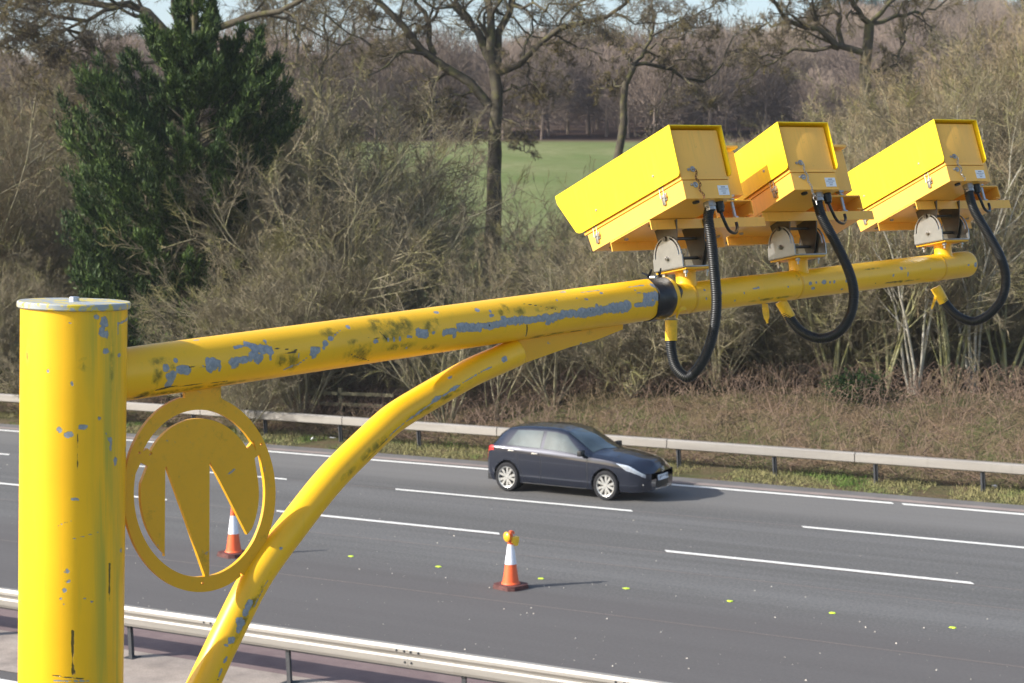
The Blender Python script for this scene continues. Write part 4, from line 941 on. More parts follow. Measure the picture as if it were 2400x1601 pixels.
def SB(px): return float(np.dot(un(px, 690, zarm(px)) - b0, bd))
def BB(px, py, rx, ry, px2=None, py2=None):
    f = lambda x, y: (SB(x), min(.99, max(.01, (y - (658.7 - .1162 * (x - 1640))) / (73.4 - .0178 * (x - 1640)))))
    s, v = f(px, py); o = [s, v, rx, ry]
    if px2 is not None: o += list(f(px2, py2))
    return tuple(o)
e5 = lambda X, Y: (1750 + X / 7.837, 560 + Y / 7.837); e6 = lambda X, Y: (2050 + X / 6.534, 540 + Y / 6.534)
chip2 = [BB(*e4(1155, 655), .006, .005), BB(*e4(1155, 815), .006, .006), BB(*e4(1350, 770), .012, .009), BB(*e4(1420, 710), .01, .005), BB(*e4(1860, 710), .004, .006), BB(*e4(2030, 635), .006, .004, *e4(2140, 610)), BB(*e4(2160, 800), .003, .003), BB(*e4(1710, 850), .004, .003),
         BB(*e5(970, 840), .009, .006), BB(*e5(1080, 825), .006, .005), BB(*e5(1220, 815), .014, .008), BB(*e5(1330, 820), .006, .005), BB(*e5(1410, 810), .005, .005), BB(*e5(1020, 930), .010, .005), BB(*e5(1635, 790), .006, .007), BB(*e5(1600, 940), .010, .007), BB(*e5(1790, 625), .005, .004), BB(*e5(860, 720), .006, .003), BB(*e5(560, 905), .005, .004), BB(*e5(10, 920), .006, .004),
         BB(*e6(270, 590), .007, .005), BB(*e6(325, 585), .004, .004), BB(*e6(355, 680), .005, .010), BB(*e6(130, 700), .008, .007), BB(*e6(705, 600), .003, .004), BB(*e6(1410, 530), .012, .009), BB(*e6(1290, 540), .008, .003)]
dark2 = [BB(*e6(150, 800), .06, .0025), BB(*e6(420, 775), .05, .0022), BB(*e6(450, 455), .002, .002, *e6(500, 500)), BB(*e5(2200, 830), .004, .003), BB(*e5(1520, 620), .01, .002), BB(*e5(360, 1030), .012, .0018)]
algae2 = [BB(*e5(2150, 560), .05, .004), BB(*e5(780, 720), .008, .012), BB(*e6(300, 790), .1, .006), BB(*e5(300, 1120), .12, .006)]
in_mast(cyl_field('arm_extension', [b0, b0 + (b1 - b0) * .5, b1], .0533, M['yarm'], {'chip': chip2, 'dark': dark2, 'algae': algae2}, 420, 80, mast))
# rounded end cap and weld rings
mw = Vector(bd.tolist()).to_track_quat('Z', 'Y').to_matrix()
RB = np.array(mw)
in_mast(MB().lathe([(.0533, -.004), (.0525, .006), (.048, .012), (.03, .016), (0, .017)], 40, b1, RB).build('end_cap', M['yarm'], mast))
for px in (1608, 1858, 2196):
    c = b0 + bd * SB(px)
    in_mast(MB().lathe([(.0530, -.008), (.0546, -.005), (.0549, 0), (.0546, .005), (.0530, .008)], 48, c, RB).build('weld_seam', M['yplate'], mast))
RA = np.array(Vector(ad.tolist()).to_track_quat('Z', 'Y').to_matrix())
# tape over the joint
ct = b0 + bd * (SB(1552))
tp = []
r5 = np.random.default_rng(2)
def ring_noise(prof, n, c, R, amp, seed):
    r = np.random.default_rng(seed); m = MB(); m.lathe(prof, n, (0, 0, 0)); v = m.v[0]
    k = len(prof); ph = r.random(6) * 6.28
    an = np.tile(np.arange(n) * 2 * pi / n, k); z = v[:, 2]
    f = sum(np.sin(an * (i + 2) + z * 60 + ph[i]) for i in range(6)) / 6
    rad = 1 + amp * f; v[:, 0] *= rad; v[:, 1] *= rad
    # ragged rim and helical slant
    v[:, 2] += .012 * np.sin(an + 1.2) * (np.abs(z) > .035) + .006 * np.sin(an * 5 + ph[0]) * (np.abs(z) > .04)
    m.v[0] = v @ np.asarray(R).T + c; return m
in_mast(ring_noise([(.0735, -.060), (.0745, -.045), (.0745, -.02), (.0735, .0), (.071, .02), (.066, .040), (.059, .055), (.0555, .070), (.054, .075)], 64, a0 + ad * (SA(1543) - .12), RA, .022, 3).build('joint_tape', M['tape'], mast))
tl = MB(); cc = a0 + ad * (SA(1545) - .12) + UPV * .072
for k in range(9):
    d = nrm(r5.standard_normal(3) * [1, 1, .6] + UPV * .5 - ad * .3); p = cc + ad * r5.uniform(-.03, .03) + RGT * r5.uniform(-.02, .01)
    side = nrm(np.cross(d, r5.standard_normal(3))) * .005; n_ = nrm(np.cross(d, side)) * .0008; L = r5.uniform(.015, .04)
    tl.add([p - side - n_, p + side - n_, p + d * L + side * .5 - n_, p + d * L - side * .5 - n_, p - side + n_, p + side + n_, p + d * L + side * .5 + n_, p + d * L - side * .5 + n_], [(0, 1, 2, 3), (7, 6, 5, 4), (0, 4, 5, 1), (1, 5, 6, 2), (2, 6, 7, 3), (3, 7, 4, 0)])
in_mast(tl.build('tape_shreds', M['tape'], mast))
for px, py in ((1577, 701), (1533, 650)):
    st = un(px, py, zarm(px) - .068); in_mast(MB().tube([st - RGT * .012 + FWD * .012, st + RGT * .004 - FWD * .004], .005, 10).build('stud', M['galv'], mast))
# brace in the arm's vertical plane
hd = np.array([ad[0], ad[1], 0]); hd /= np.linalg.norm(hd); npl = np.array([hd[1], -hd[0], 0])
def PL(px, py): return hit(px, py, a0, npl)
bp = [(150, 2350), (300, 1980), (400, 1770), (478, 1600), (540, 1470), (604, 1348), (689, 1230), (775, 1122), (867, 1030), (923, 980), (990, 938), (1059, 898), (1110, 870), (1162, 847), (1209, 826)]
def smooth_path(pts, n):
    pts = np.asarray(pts, float); d = np.r_[0, np.cumsum(np.linalg.norm(np.diff(pts, axis=0), axis=1))]; t = np.linspace(0, d[-1], n); out = []
    m = np.zeros_like(pts); m[1:-1] = (pts[2:] - pts[:-2]) / (d[2:] - d[:-2])[:, None]; m[0] = (pts[1] - pts[0]) / (d[1] - d[0]); m[-1] = (pts[-1] - pts[-2]) / (d[-1] - d[-2])
    for x in t:
        i = min(len(d) - 2, max(0, np.searchsorted(d, x) - 1)); h = d[i + 1] - d[i]; u = (x - d[i]) / h
        out.append((2 * u**3 - 3 * u**2 + 1) * pts[i] + (u**3 - 2 * u**2 + u) * h * m[i] + (-2 * u**3 + 3 * u**2) * pts[i + 1] + (u**3 - u**2) * h * m[i + 1])
    return np.array(out)
bpath = smooth_path([PL(*p) for p in bp], 260)
bs = np.r_[0, np.cumsum(np.linalg.norm(np.diff(bpath, axis=0), axis=1))]
def SBr(px, py):
    p = PL(px, py); return bs[np.argmin(np.linalg.norm(bpath - p, axis=1))]
g7 = lambda X, Y: (420 + X / 3.91, 1200 + Y / 3.91)
def KB(c1, v, rx, ry, c2=None, v2=None):
    o = [SBr(*c1), v, rx, ry]
    if c2: o += [SBr(*c2), v2]
    return tuple(o)
chb = [KB(g7(630, 850), .70, .01, .010, g7(600, 950), .74), KB(g7(570, 1020), .72, .01, .012), KB(g7(550, 1100), .76, .012, .008), KB(g7(490, 1200), .70, .012, .010), KB(g7(430, 1240), .62, .003, .008), KB(g7(780, 650), .86, .01, .005, g7(690, 880), .88), KB(g7(415, 1385), .80, .01, .005), KB(g7(380, 1460), .82, .01, .006, g7(340, 1540), .84), KB(g7(900, 370), .62, .005, .006),
       KB((1160, 850), .55, .012, .010), KB((1130, 860), .62, .01, .004, (960, 960), .78), KB((1000, 925), .72, .02, .008), KB((1040, 903), .70, .02, .006), KB((960, 950), .80, .01, .005, (880, 1015), .88), KB((1040, 893), .30, .008, .004)]
dkb = [KB((900, 1000), .86, .01, .002, (830, 1080), .92), KB(g7(710, 700), .80, .004, .003), KB(g7(330, 1540), .85, .004, .004)]
alb = [KB((850, 1050), .8, .06, .012), KB((800, 1110), .8, .03, .010), KB((1000, 930), .8, .12, .01), KB(g7(600, 900), .8, .1, .01)]
in_mast(cyl_field('brace', bpath, np.full(420, .0447), M['yarm'], {'chip': chb, 'dark': dkb, 'algae': alb}, 420, 72, mast))
# gusset plates
def cdt_plate(name, polys2, thick, mat):
    """polys2[0] outline, the rest holes (2D, metres) -> mesh in local x,y with thickness along z"""
    from mathutils.geometry import delaunay_2d_cdt
    vs = []; ed = []
    for pl in polys2:
        k = len(vs); vs += [Vector(p) for p in pl]; ed += [(k + i, k + (i + 1) % len(pl)) for i in range(len(pl))]
    ov, oe, of = delaunay_2d_cdt(vs, ed, [], 0, 1e-6)[:3]
    def pip(p, pl):
        c = False; n = len(pl)
        for i in range(n):
            (x1, y1), (x2, y2) = pl[i], pl[(i + 1) % n]
            if (y1 > p[1]) != (y2 > p[1]) and p[0] < (x2 - x1) * (p[1] - y1) / (y2 - y1) + x1: c = not c
        return c
    F = []
    for f in of:
        c = sum((ov[i] for i in f), Vector((0, 0))) / len(f)
        if pip(c, polys2[0]) and not any(pip(c, h) for h in polys2[1:]): F.append(tuple(f))
    n = len(ov); cnt = {}
    for f in F:
        for i in range(len(f)): e = (f[i], f[(i + 1) % len(f)]); cnt[e] = 1
    V = [(v.x, v.y, thick / 2) for v in ov] + [(v.x, v.y, -thick / 2) for v in ov]
    FF = list(F) + [tuple(n + i for i in f)[::-1] for f in F] + [(b, a, n + a, n + b) for a, b in cnt if (b, a) not in cnt]
    me = bpy.data.meshes.new(name); me.from_pydata(V, [], FF); me.update()
    bm = bmesh.new(); bm.from_mesh(me); bmesh.ops.delete(bm, geom=[v for v in bm.verts if not v.link_faces], context='VERTS'); bmesh.ops.recalc_face_normals(bm, faces=bm.faces); bm.to_mesh(me); bm.free()
    me.materials.append(mat); return me
def plate2d(name, polys, thick, mat, parent, plane_pt, hdir, ndir):
    P2 = []
    for pl in polys:
        q_ = []
        for px, py in pl:
            p = hit(px, py, plane_pt, ndir) - plane_pt; q_.append((float(p @ hdir), float(p[2])))
        P2.append(q_)
    o = link(name, cdt_plate(name, P2, thick, mat), parent)
    mwx = Matrix(((hdir[0], 0, ndir[0], plane_pt[0]), (hdir[1], 0, ndir[1], plane_pt[1]), (0, 1, 0, plane_pt[2]), (0, 0, 0, 1)))
    return wm(o, mwx)
plate2d('gusset', [[(1196, 804), (1206, 852), (1221, 853), (1328, 815), (1400, 795), (1457, 772), (1458, 758), (1440, 745), (1250, 775), (1196, 795)]], .010, M['yplate'], mast, a0, hd, npl)
def ell(cx, cy, rx, ry, a, b, n):   # angles in degrees, 0 = right, 90 = up in the picture
    return [(cx + rx * cos(radians(t)), cy - ry * sin(radians(t))) for t in np.linspace(a, b, n)]
m5 = lambda X, Y: (280 + X / 2.905, 880 + Y / 2.905)
cx, cy = 465, 1156; outer = ell(cx, cy, 178, 231, 66, -47, 40)
# ring outline with the top tab and the lower right lug
outer = [m5(683, 150)] + ell(cx, cy, 178, 231, 72, -28, 36) + [m5(990, 1125), m5(1010, 1160), m5(900, 1390), m5(850, 1370), m5(808, 1330)] + ell(cx, cy, 178, 231, -57, -282 + 26, 80) + [m5(440, 152), m5(436, 100), m5(560, 60), m5(683, 60)]
def inner(a, b, n): return ell(cx, cy, 154, 196, a, b, n)
def disc(a, b, n): return ell(465.5, 1156, 138.5, 175.5, a, b, n)
h_top = [m5(905, 440)] + inner(30, 150, 40) + [m5(185, 495), m5(218, 530)] + disc(153, 33, 40)[1:-1] + [m5(875, 482)]
h_left = [m5(138, 590)] + inner(166, 268, 44) + [m5(575, 1366), m5(450, 1000), m5(312, 618), m5(304, 625), m5(300, 1230)] + disc(234, 172, 24) + [m5(186, 615)]
h_right = [m5(603, 1362)] + inner(-84, 13, 44) + [m5(948, 535), m5(912, 562)] + disc(10, -28, 16) + [m5(862, 1082), m5(740, 840), m5(612, 592), m5(606, 592)]
def hole(X, Y): a, b = m5(X, Y); return ell(a, b, 3, 3.4, 0, 324, 10)
plate2d('emblem', [outer, h_top, h_left, h_right, hole(129, 525), hole(957, 468), hole(557, 1412)], .012, M['yplate'], mast, a0, hd, npl)

# ------------------------------------------------------------------ camera units
CV = [(1.0893, .3366, 1567.8056, 292.2933, 5.9537, .0154), (1.0051, .3871, 1821.8236, 285.2330, 6.3725, .0093), (1.0297, .3721, 2188.4234, 279.0117, 7.0241, .0088)]
def cframe(v):
    yaw, pd = v[0], v[1]
    F = np.array([-sin(yaw) * cos(pd), cos(yaw) * cos(pd), -sin(pd)]); R = np.array([cos(yaw), sin(yaw), 0]); U = np.cross(R, F)
    R2 = R * cos(v[5]) + U * sin(v[5]); U2 = -R * sin(v[5]) + U * cos(v[5]); return un(v[2], v[3], v[4]), F, R2, U2
def l3(f, r, u): return np.array([f, -r, u])
def unit(i, label):
    A, F, R, U = cframe(CV[i]); mwA = Matrix(((F[0], -R[0], U[0], A[0]), (F[1], -R[1], U[1], A[1]), (F[2], -R[2], U[2], A[2]), (0, 0, 0, 1)))
    o = empty('enforcement_camera', label=label, cat='camera', group='yellow enforcement cameras on the mast arm', mw=mwA)
    # sun shield: folded sheet, open ends, chamfered sides
    side = [(0, -.003), (0, -.164), (.006, -.174), (.016, -.1765), (.606, -.1765), (.622, -.172), (.636, -.163), (.714, -.033), (.7175, -.022), (.7175, -.003)]
    b = MB().prism(side, 'y', -.003, 0).prism(side, 'y', -.222, -.219).prism([(0, -.003), (0, 0), (.718, 0), (.718, -.003)], 'y', -.222, 0)
    b.build('sun_shield', M['yshield'], o)
    # lid and base
    lid = MB().box(l3(.306, .111, -.100), (.586, .196, .174), bev=.004)
    lid.box(l3(.306, .111, -.184), (.592, .204, .010), bev=.002); lid.build('lid', M['ybox'], o)
    bs_ = MB().prism([(.0115, -.1915), (.588, -.1915), (.576, -.255), (.0115, -.255)], 'y', -.209, -.013); bs_.build('base', M['ybox'], o)
    for f_ in (.139, .49):
        for rr, sg in ((0, 1), (.222, -1)):
            R9 = np.array([[1, 0, 0], [0, 0, sg], [0, -sg, 0]]) if sg > 0 else np.array([[1, 0, 0], [0, 0, -1], [0, 1, 0]])
            MB().lathe([(0.0, 0), (.0055, 0), (.0045, .0025), (0, .0035)], 12, l3(f_, rr, -.131), R9).build('screw', M['steel'], o)
    # latches
    for f_ in (.122, .532):
        lt = MB().box(l3(f_, .0095, -.222), (.016, .006, .036), bev=.002); lt.box(l3(f_, .0095, -.176), (.016, .005, .006))
        lt.tube([l3(f_ + .010, .008, -.180), l3(f_ + .010, .005, -.215), l3(f_ - .010, .005, -.215), l3(f_ - .010, .008, -.180), l3(f_ + .010, .008, -.180)], .0012, 6)
        lt.box(l3(f_ - .013, .0105, -.214), (.012, .004, .026), bev=.001); lt.cyl(l3(f_ - .015, .009, -.214), l3(f_ - .015, .004, -.214), .006, 8)
        lt.build('latch', M['steel'], o)
    # rear face: lugs, chain, label, glands
    rx = .0115; Rx = np.array([[0, 0, -1], [0, 1, 0], [1, 0, 0]])
    for r_, u_, rad in ((.067, -.152, .010), (.049, -.154, .005), (.064, -.207, .010), (.048, -.207, .0045)):
        MB().lathe([(0, .0), (rad, 0), (rad, .002), (rad * .5, .003), (rad * .45, .007), (0, .008)], 14, l3(rx, r_, u_), Rx).build('washer', M['steel'], o)
    ch = MB(); pts = [l3(.002, .067, -.155 - k * .0085) + l3(0, .006 * sin(k * 1.3) + .001 * k, 0) for k in range(13)]
    if i == 1: pts = [l3(.002, .067, -.155 - k * .0085) + l3(0, .003 * sin(k * 1.3) + .0012 * k, 0) for k in range(16)]
    for k in range(len(pts) - 1):
        c = (pts[k] + pts[k + 1]) / 2; t = nrm(pts[k + 1] - pts[k]); s_ = np.array([1., 0, 0]) if k % 2 else nrm(np.cross(t, [1, 0, 0]))
        an = np.linspace(0, 2 * pi, 9); ch.tube([c + t * .0065 * cos(q_) + s_ * .0036 * sin(q_) for q_ in an], .0011, 5, False)
    if i == 1:
        an = np.linspace(0, 2 * pi, 15); ce = pts[-1] - np.array([0, 0, .010]); ch.tube([ce + np.array([0, .009 * cos(q_), .009 * sin(q_)]) for q_ in an], .0012, 5, False); ch.tube([ce - [0, 0, .009], ce - [0, 0, .024]], .0022, 6)
    ch.build('chain', M['steel'] if i else M['rust'], o)
    lb = MB().box(l3(rx - .0008, .178, -.2275), (.0012, .045, .034)).build('sticker', M['label'], o)
    ink = MB()
    for k, (w_, h_) in enumerate(((.018, .003), (.036, .0018), (.020, .0018), (.012, .0025))):
        ink.box(l3(rx - .0016, .178, -.2165 - k * .0072), (.0006, w_, h_))
    ink.build('print', M['ink'], lb)
    ub = -.255
    MB().lathe([(0, 0), (.021, 0), (.021, -.016), (.0185, -.018), (.0185, -.03), (0, -.03)][::-1], 8, l3(.052, .140, ub)).build('hose_gland', M['steel'], o)
    MB().lathe([(0, 0), (.016, 0), (.016, -.02), (.013, -.026), (.013, -.033), (.006, -.038), (0, -.038)][::-1], 14, l3(.055, .184, ub)).build('cable_gland', M['black'], o)
    MB().lathe([(0, 0), (.012, 0), (.012, -.006), (0, -.006)][::-1], 12, l3(.040, .075, ub)).build('plug', M['black'], o)
    g0 = l3(.055, .184, ub - .036); g3 = l3(.20, .395, ub + .012) if i != 1 else l3(.17, .36, ub + .004)
    cb = smooth_path([g0, g0 + [.0, -.006, -.03], g0 + [.02, -.035, -.058], g0 + [.05, -.085, -.058], g0 + [.08, -.125, -.030], g0 + [.085, -.13, -.01]], 24); MB().tube(cb, .0055, 10).build('cable', M['black'], o)
    # tray under both housings
    tr = MB().box(l3(.345, .265, ub - .0035), (.244, .503, .004)); tr.box(l3(.2245, .265, ub - .019), (.004, .503, .034)); tr.box(l3(.4655, .265, ub - .019), (.004, .503, .034))
    tr.build('tray', M['ybox'], o)
    for f_, r_ in ((.27, .05), (.42, .05), (.27, .46), (.42, .46), (.50, .1), (.53, .06)):
        MB().lathe([(0, 0), (.008, 0), (.008, -.005), (.004, -.007), (0, -.007)][::-1], 6, l3(f_, r_, (ub - .0055) if f_ < .48 else ub)).build('bolt', M['steel'], o)
    # infra-red lamp housing beside the camera
    il = MB().box(l3(.345, .385, -.085), (.20, .165, .165), bev=.004); il.box(l3(.340, .385, .009), (.225, .18, .010), bev=.003)
    il.build('lamp_housing', M['ybox'], o)
    MB().box(l3(.448, .385, -.085), (.006, .14, .13), bev=.002).build('lamp_window', M['black'], o)
    br = MB(); up_ = [(.285, -.185), (.49, -.185), (.492, -.2), (.487, -.232), (.47, -.2515), (.466, -.2515), (.482, -.231), (.487, -.2), (.485, -.190), (.315, -.190), (.310, -.20), (.296, -.235), (.285, -.235), (.303, -.2)]
    tp_ = MB()
    tp_.box(l3(.33, .388, -.1885), (.18, .205, .005), bev=.001)
    tp_.box(l3(.33, .490, -.213), (.18, .004, .05), bev=.001); tp_.box(l3(.33, .320, -.222), (.18, .004, .065), bev=.001); tp_.box(l3(.33, .478, -.240), (.18, .026, .004), bev=.001)
    tp_.build('lamp_bracket', M['ybox'], o)
    MB().cyl(l3(.25, .41, -.170), l3(.25, .41, -.254), .006, 10).cyl(l3(.25, .41, -.180), l3(.25, .41, -.184), .012, 6).cyl(l3(.25, .41, -.246), l3(.25, .41, -.254), .013, 6).build('lamp_bolt', M['galv'], o)
    MB().box(l3(.25, .41, -.170), (.02, .02, .008)).build('bolt', M['steel'], o)
    return o, (A, F, R, U)
labs = ['nearest yellow camera housing, left of the three, with rusty chain on its back', 'middle yellow camera housing with a long bright chain and ring on its back', 'farthest yellow camera housing, at the right end of the arm']
units = [unit(i, labs[i]) for i in range(3)]
# brackets on the arm (one fitting per camera)
stubs = [1611, 1876, 2217]
for i, px in enumerate(stubs):
    A, F, R, U = units[i][1]; s_ = SB(px); base = b0 + bd * s_
    Fh = nrm([F[0], F[1], 0]); pd = radians(9.0); f_ = Fh * cos(pd) + np.array([0, 0, -sin(pd)]); r_ = nrm([R[0], R[1], 0.0]); u_ = np.cross(r_, f_)
    r_ = nrm(r_ * .9995 + u_ * .01)
    top = base + u_ * .098
    mwb = Matrix(((f_[0], -r_[0], u_[0], top[0]), (f_[1], -r_[1], u_[1], top[1]), (f_[2], -r_[2], u_[2], top[2]), (0, 0, 0, 1)))
    o = empty('camera_bracket', mw=mwb, label=['steel tilt bracket under the nearest camera, beside the black tape', 'steel tilt bracket under the middle camera', 'steel tilt bracket under the farthest camera at the arm end'][i], cat='bracket', group='steel tilt brackets on the arm')
    st = MB().lathe([(.040, -.062), (.036, -.052), (.0345, -.035), (.0355, -.012), (.042, -.004), (.042, -.001)], 28); st.build('stub', M['yarm'], o)
    fl = MB().box((0, 0, -.0035), (.17, .125, .007), bev=.002); fl.build('flange', M['yplate'], o)
    for a_, b_ in ((.06, .045), (-.06, .045), (.06, -.045), (-.06, -.045)):
        MB().cyl((a_, b_, .006), (a_, b_, -.030), .004, 8).cyl((a_, b_, -.008), (a_, b_, -.017), .009, 6).build('flange_bolt', M['steel'], o)
    # lower U: two half-round slotted cheeks joined by a base
    cheek = [(-.082, 0), (.082, 0), (.082, .040)] + [(.078 * cos(t), .040 + .072 * sin(t)) for t in np.linspace(.06, pi - .06, 18)] + [(-.082, .040)]
    for sgn in (1, -1):
        y0 = sgn * .070
        arc = lambda rr, a, b: [(rr * cos(t), .040 + rr * sin(t)) for t in np.linspace(a, b, 14)]
        me = cdt_plate('cheek', [[tuple(map(float, p_)) for p_ in cheek], arc(.070, 0.02, 1.25) + arc(.063, 1.25, .02), arc(.070, 1.9, pi - .02) + arc(.063, pi - .02, 1.9)], .0044, M['steel'])
        q_ = link('cheek_plate', me, o); q_.matrix_local = Matrix(((1, 0, 0, 0), (0, 0, -1, y0), (0, 1, 0, .004), (0, 0, 0, 1)))
        MB().cyl((0, y0 + sgn * .002, .040), (0, y0 + sgn * .012, .040), .0095, 6).cyl((0, y0 + sgn * .012, .040), (0, y0 + sgn * .015, .040), .005, 10).build('pivot_bolt', M['steel'], o)
        MB().cyl((.0, y0 + sgn * .002, .108), (0, y0 + sgn * .010, .108), .009, 6).build('slot_bolt', M['darksteel'], o)
    MB().box((0, 0, .003), (.164, .1405, .005), bev=.002).build('bracket_base', M['steel'], o)
    MB().cyl((0, -.069, .040), (0, .069, .040), .0055, 12).build('rod', M['darksteel'], o)
    MB().cyl((0, -.069, .108), (0, .069, .108), .0055, 12).build('rod', M['darksteel'], o)
    # upper cheeks reaching the tray: in the camera's own tilt
    mi = np.array(mwb.inverted())
    def tol(p): return (mi @ np.append(p, 1))[:3]
    for sgn in (1, -1):
        y0 = sgn * .060; piv = np.array([0, y0, .030])
        # find points of the tray underside above the bracket, in bracket coordinates
        cen = np.array(mwb) @ np.array([0, y0, .12, 1]); loc_ = np.array([(cen[:3] - A) @ F, (cen[:3] - A) @ R]); ub = -.2605
        pa = tol(A + F * (loc_[0] - .065) + R * loc_[1] + U * ub); pb = tol(A + F * (loc_[0] + .065) + R * loc_[1] + U * ub)
        poly = [(-.022, .012), (.022, .012), (.045, .07), (pb[0], pb[2]), (pa[0], pa[2]), (-.045, .07)]
        MB().prism(poly, 'y', y0 - .002, y0 + .002).build('upper_cheek', M['darksteel'], o)
    ft = MB(); fa = tol(A + F * (loc_[0] - .065) + R * (loc_[1] - .0) + U * (ub - .0)); 
# hoses
def hose(px_pts, start, zend, nip, nipdir, label, cat='hose'):
    pts = [start]; n = len(px_pts); zs = np.dot(start - CAM0, FWD)
    for k, (a, b) in enumerate(px_pts):
        t = (k + 1) / n; t = t * t * (3 - 2 * t); pts.append(un(a * 1.0208, b * 1.0208, zs * (1 - t) + zend * t))
    path = smooth_path(pts, 200); L = np.linalg.norm(np.diff(path, axis=0), axis=1).sum(); nr = int(L / .0062)
    sp_ = smooth_path(path, nr * 4 + 1); rr = .0166 + .0020 * np.array([0, 1, 1, 0] * nr + [0])
    o = empty('conduit_hose', start.tolist(), label=label, cat=cat, group='corrugated hoses hanging from the cameras')
    m = MB().tube(sp_ - start, rr, 16).build('hose', M['black'], o, smooth=True, autosm=None)
    ne = path[-1]; nd = nrm(nipdir)
    MB().tube([ne + nd * .025 - start, ne - nd * .045 - start], [.0212, .0206], 20).build('tape_wrap', M['ytape'], o)
    return o, ne, nd
def gw(i): A, F, R, U = units[i][1]; return A + F * .052 + R * .140 - U * .272
hose([(1626, 500), (1632, 540), (1640, 620), (1645, 700), (1636, 770), (1614, 828), (1580, 866), (1553, 845), (1541, 800), (1541, 752)], gw(0), zarm(1574), None, un(1574, 740, 6) - un(1574, 780, 6) , 'black corrugated hose of the nearest camera, in a deep U loop below the arm')
hose([(1876, 460), (1888, 500), (1920, 560), (1948, 620), (1960, 670), (1953, 722), (1925, 763), (1884, 777), (1842, 762), (1813, 730), (1800, 705)], gw(1), zarm(1838), None, un(1800, 690, 6.5) - un(1815, 715, 6.5), 'black corrugated hose of the middle camera, looping in front of the arm')
hose([(2226, 450), (2238, 485), (2270, 540), (2297, 590), (2309, 635), (2302, 682), (2273, 720), (2235, 738), (2197, 724), (2170, 695), (2155, 672)], gw(2), zarm(2194), None, un(2150, 655, 7) - un(2165, 682, 7), 'black corrugated hose of the farthest camera, looping past the arm end')
# loose ends of yellow tape
def ribbon(pts, wd, label):
    o = empty('tape_tail', pts[0].tolist(), label=label, cat='tape', group='yellow tape tails under the arm')
    p = smooth_path(pts, 14) - pts[0]; m = MB(); t = nrm(pts[-1] - pts[0]); s_ = nrm(np.cross(t, FWD)) * wd / 2; V = []
    for k, q_ in enumerate(p):
        c = s_ * (1 if k < 11 else .6) + FWD * .002 * sin(k); nn = FWD * .0012; V += [q_ - c - nn, q_ + c - nn, q_ + c + nn, q_ - c + nn]
    F = [tuple(4 * k + a for a in (0, 1)) + tuple(4 * k + 4 + a for a in (1, 0)) for k in range(13)]; F += [(4 * k + 2, 4 * k + 3, 4 * k + 7, 4 * k + 6) for k in range(13)] + [(4 * k + 1, 4 * k + 2, 4 * k + 6, 4 * k + 5) for k in range(13)] + [(4 * k + 3, 4 * k, 4 * k + 4, 4 * k + 7) for k in range(13)]
    m.add(V, F); m.build('strip', M['ytape'], o); return o
ribbon([un(1790, 708, zarm(1790)), un(1792, 735, zarm(1790)), un(1799, 758, zarm(1790))], .013, 'flat yellow tape end hanging left of the middle hose nipple')
ribbon([un(1796, 712, zarm(1790) + .01), un(1800, 738, zarm(1790) + .01), un(1798, 756, zarm(1790) + .012)], .010, 'narrower yellow tape end hanging behind the flat one at the middle hose')
ribbon([un(2194, 690, zarm(2194) + .01), un(2189, 708, zarm(2194)), un(2183, 725, zarm(2194))], .010, 'torn yellow tape ends below the farthest hose nipple')
ribbon([un(1585, 745, zarm(1585) - .06), un(1592, 728, zarm(1585) - .075), un(1606, 722, zarm(1585) - .07), un(1611, 735, zarm(1585) - .05)], .012, 'curled yellow tape loop at the black taped joint')

# ------------------------------------------------------------------ traffic cones
orange = simple('cone_orange', (.85, .13, .035), .45, 0, .5, .08, 6); whitesl = simple('reflective_sleeve', (.80, .82, .88), .35, 0, .5, .05, 20)
rubber = simple('cone_base_rubber', (.12, .05, .045), .7, 0, .3, .35, 14); amber = simple('amber_lens', (.90, .42, .02), .25, 0, .6, .08, 6); lampy = simple('lamp_body_yellow', (.90, .55, .03), .4, 0, .5, .08, 6)
def cone(x, y, label, lamp, name='traffic_cone'):
    o = empty(name, (x, y, 0), rot=(0, 0, radians(-14)), label=label, cat='cone', group='traffic cones in the near lane')
    b = MB(); k_ = .26; c_ = .09; oc = [(k_, -k_ + c_), (k_, k_ - c_), (k_ - c_, k_), (-k_ + c_, k_), (-k_, k_ - c_), (-k_, -k_ + c_), (-k_ + c_, -k_), (k_ - c_, -k_)]; b.prism(oc, 'z', .0, .035); b.prism([(x_ * .96, y_ * .96) for x_, y_ in oc], 'z', .034, .072); b.build('base', rubber, o)
    MB().lathe([(.165, .078), (.155, .095), (.140, .11), (.095, .42)], 40).build('cone_body', orange, o)
    MB().lathe([(.0965, .415), (.1005, .418), (.054, .752), (.050, .755)], 40).build('sleeve', whitesl, o)
    MB().lathe([(.052, .750), (.040, .87), (.034, .965), (.030, .985), (.018, .99), (0, .99)], 32).build('cone_tip', orange, o)
    if lamp:
        L = empty('warning_lamp', (x, y, .80), rot=(0, 0, PSI + radians(38)), label='amber warning lamp with round lens clipped on the cone in the near lane', cat='lamp')
        q_ = MB(); q_.box((.055, -.03, .035), (.15, .09, .10), bev=.012); q_.prism([(.0, -.02), (.12, .02), (.10, -.07), (.04, -.07)], 'y', -.075, .015); q_.build('lamp_body', lampy, L)
        Rl = np.array([[0, 0, 1], [0, 1, 0], [-1, 0, 0.]]); MB().lathe([(0, -.035), (.05, -.028), (.082, -.01), (.088, 0), (.082, .012), (.05, .03), (0, .036)], 28, (-.085, 0, .09), Rl).build('lens', amber, L)
        h = MB(); an = np.linspace(0, pi, 10); h.tube([[.02 + .035 * cos(t), -.02, .13 + .05 * sin(t)] for t in an], .012, 8); h.cyl((-.06, 0, .09), (-.01, 0, .08), .03, 12); h.build('handle', orange, L)
    return o
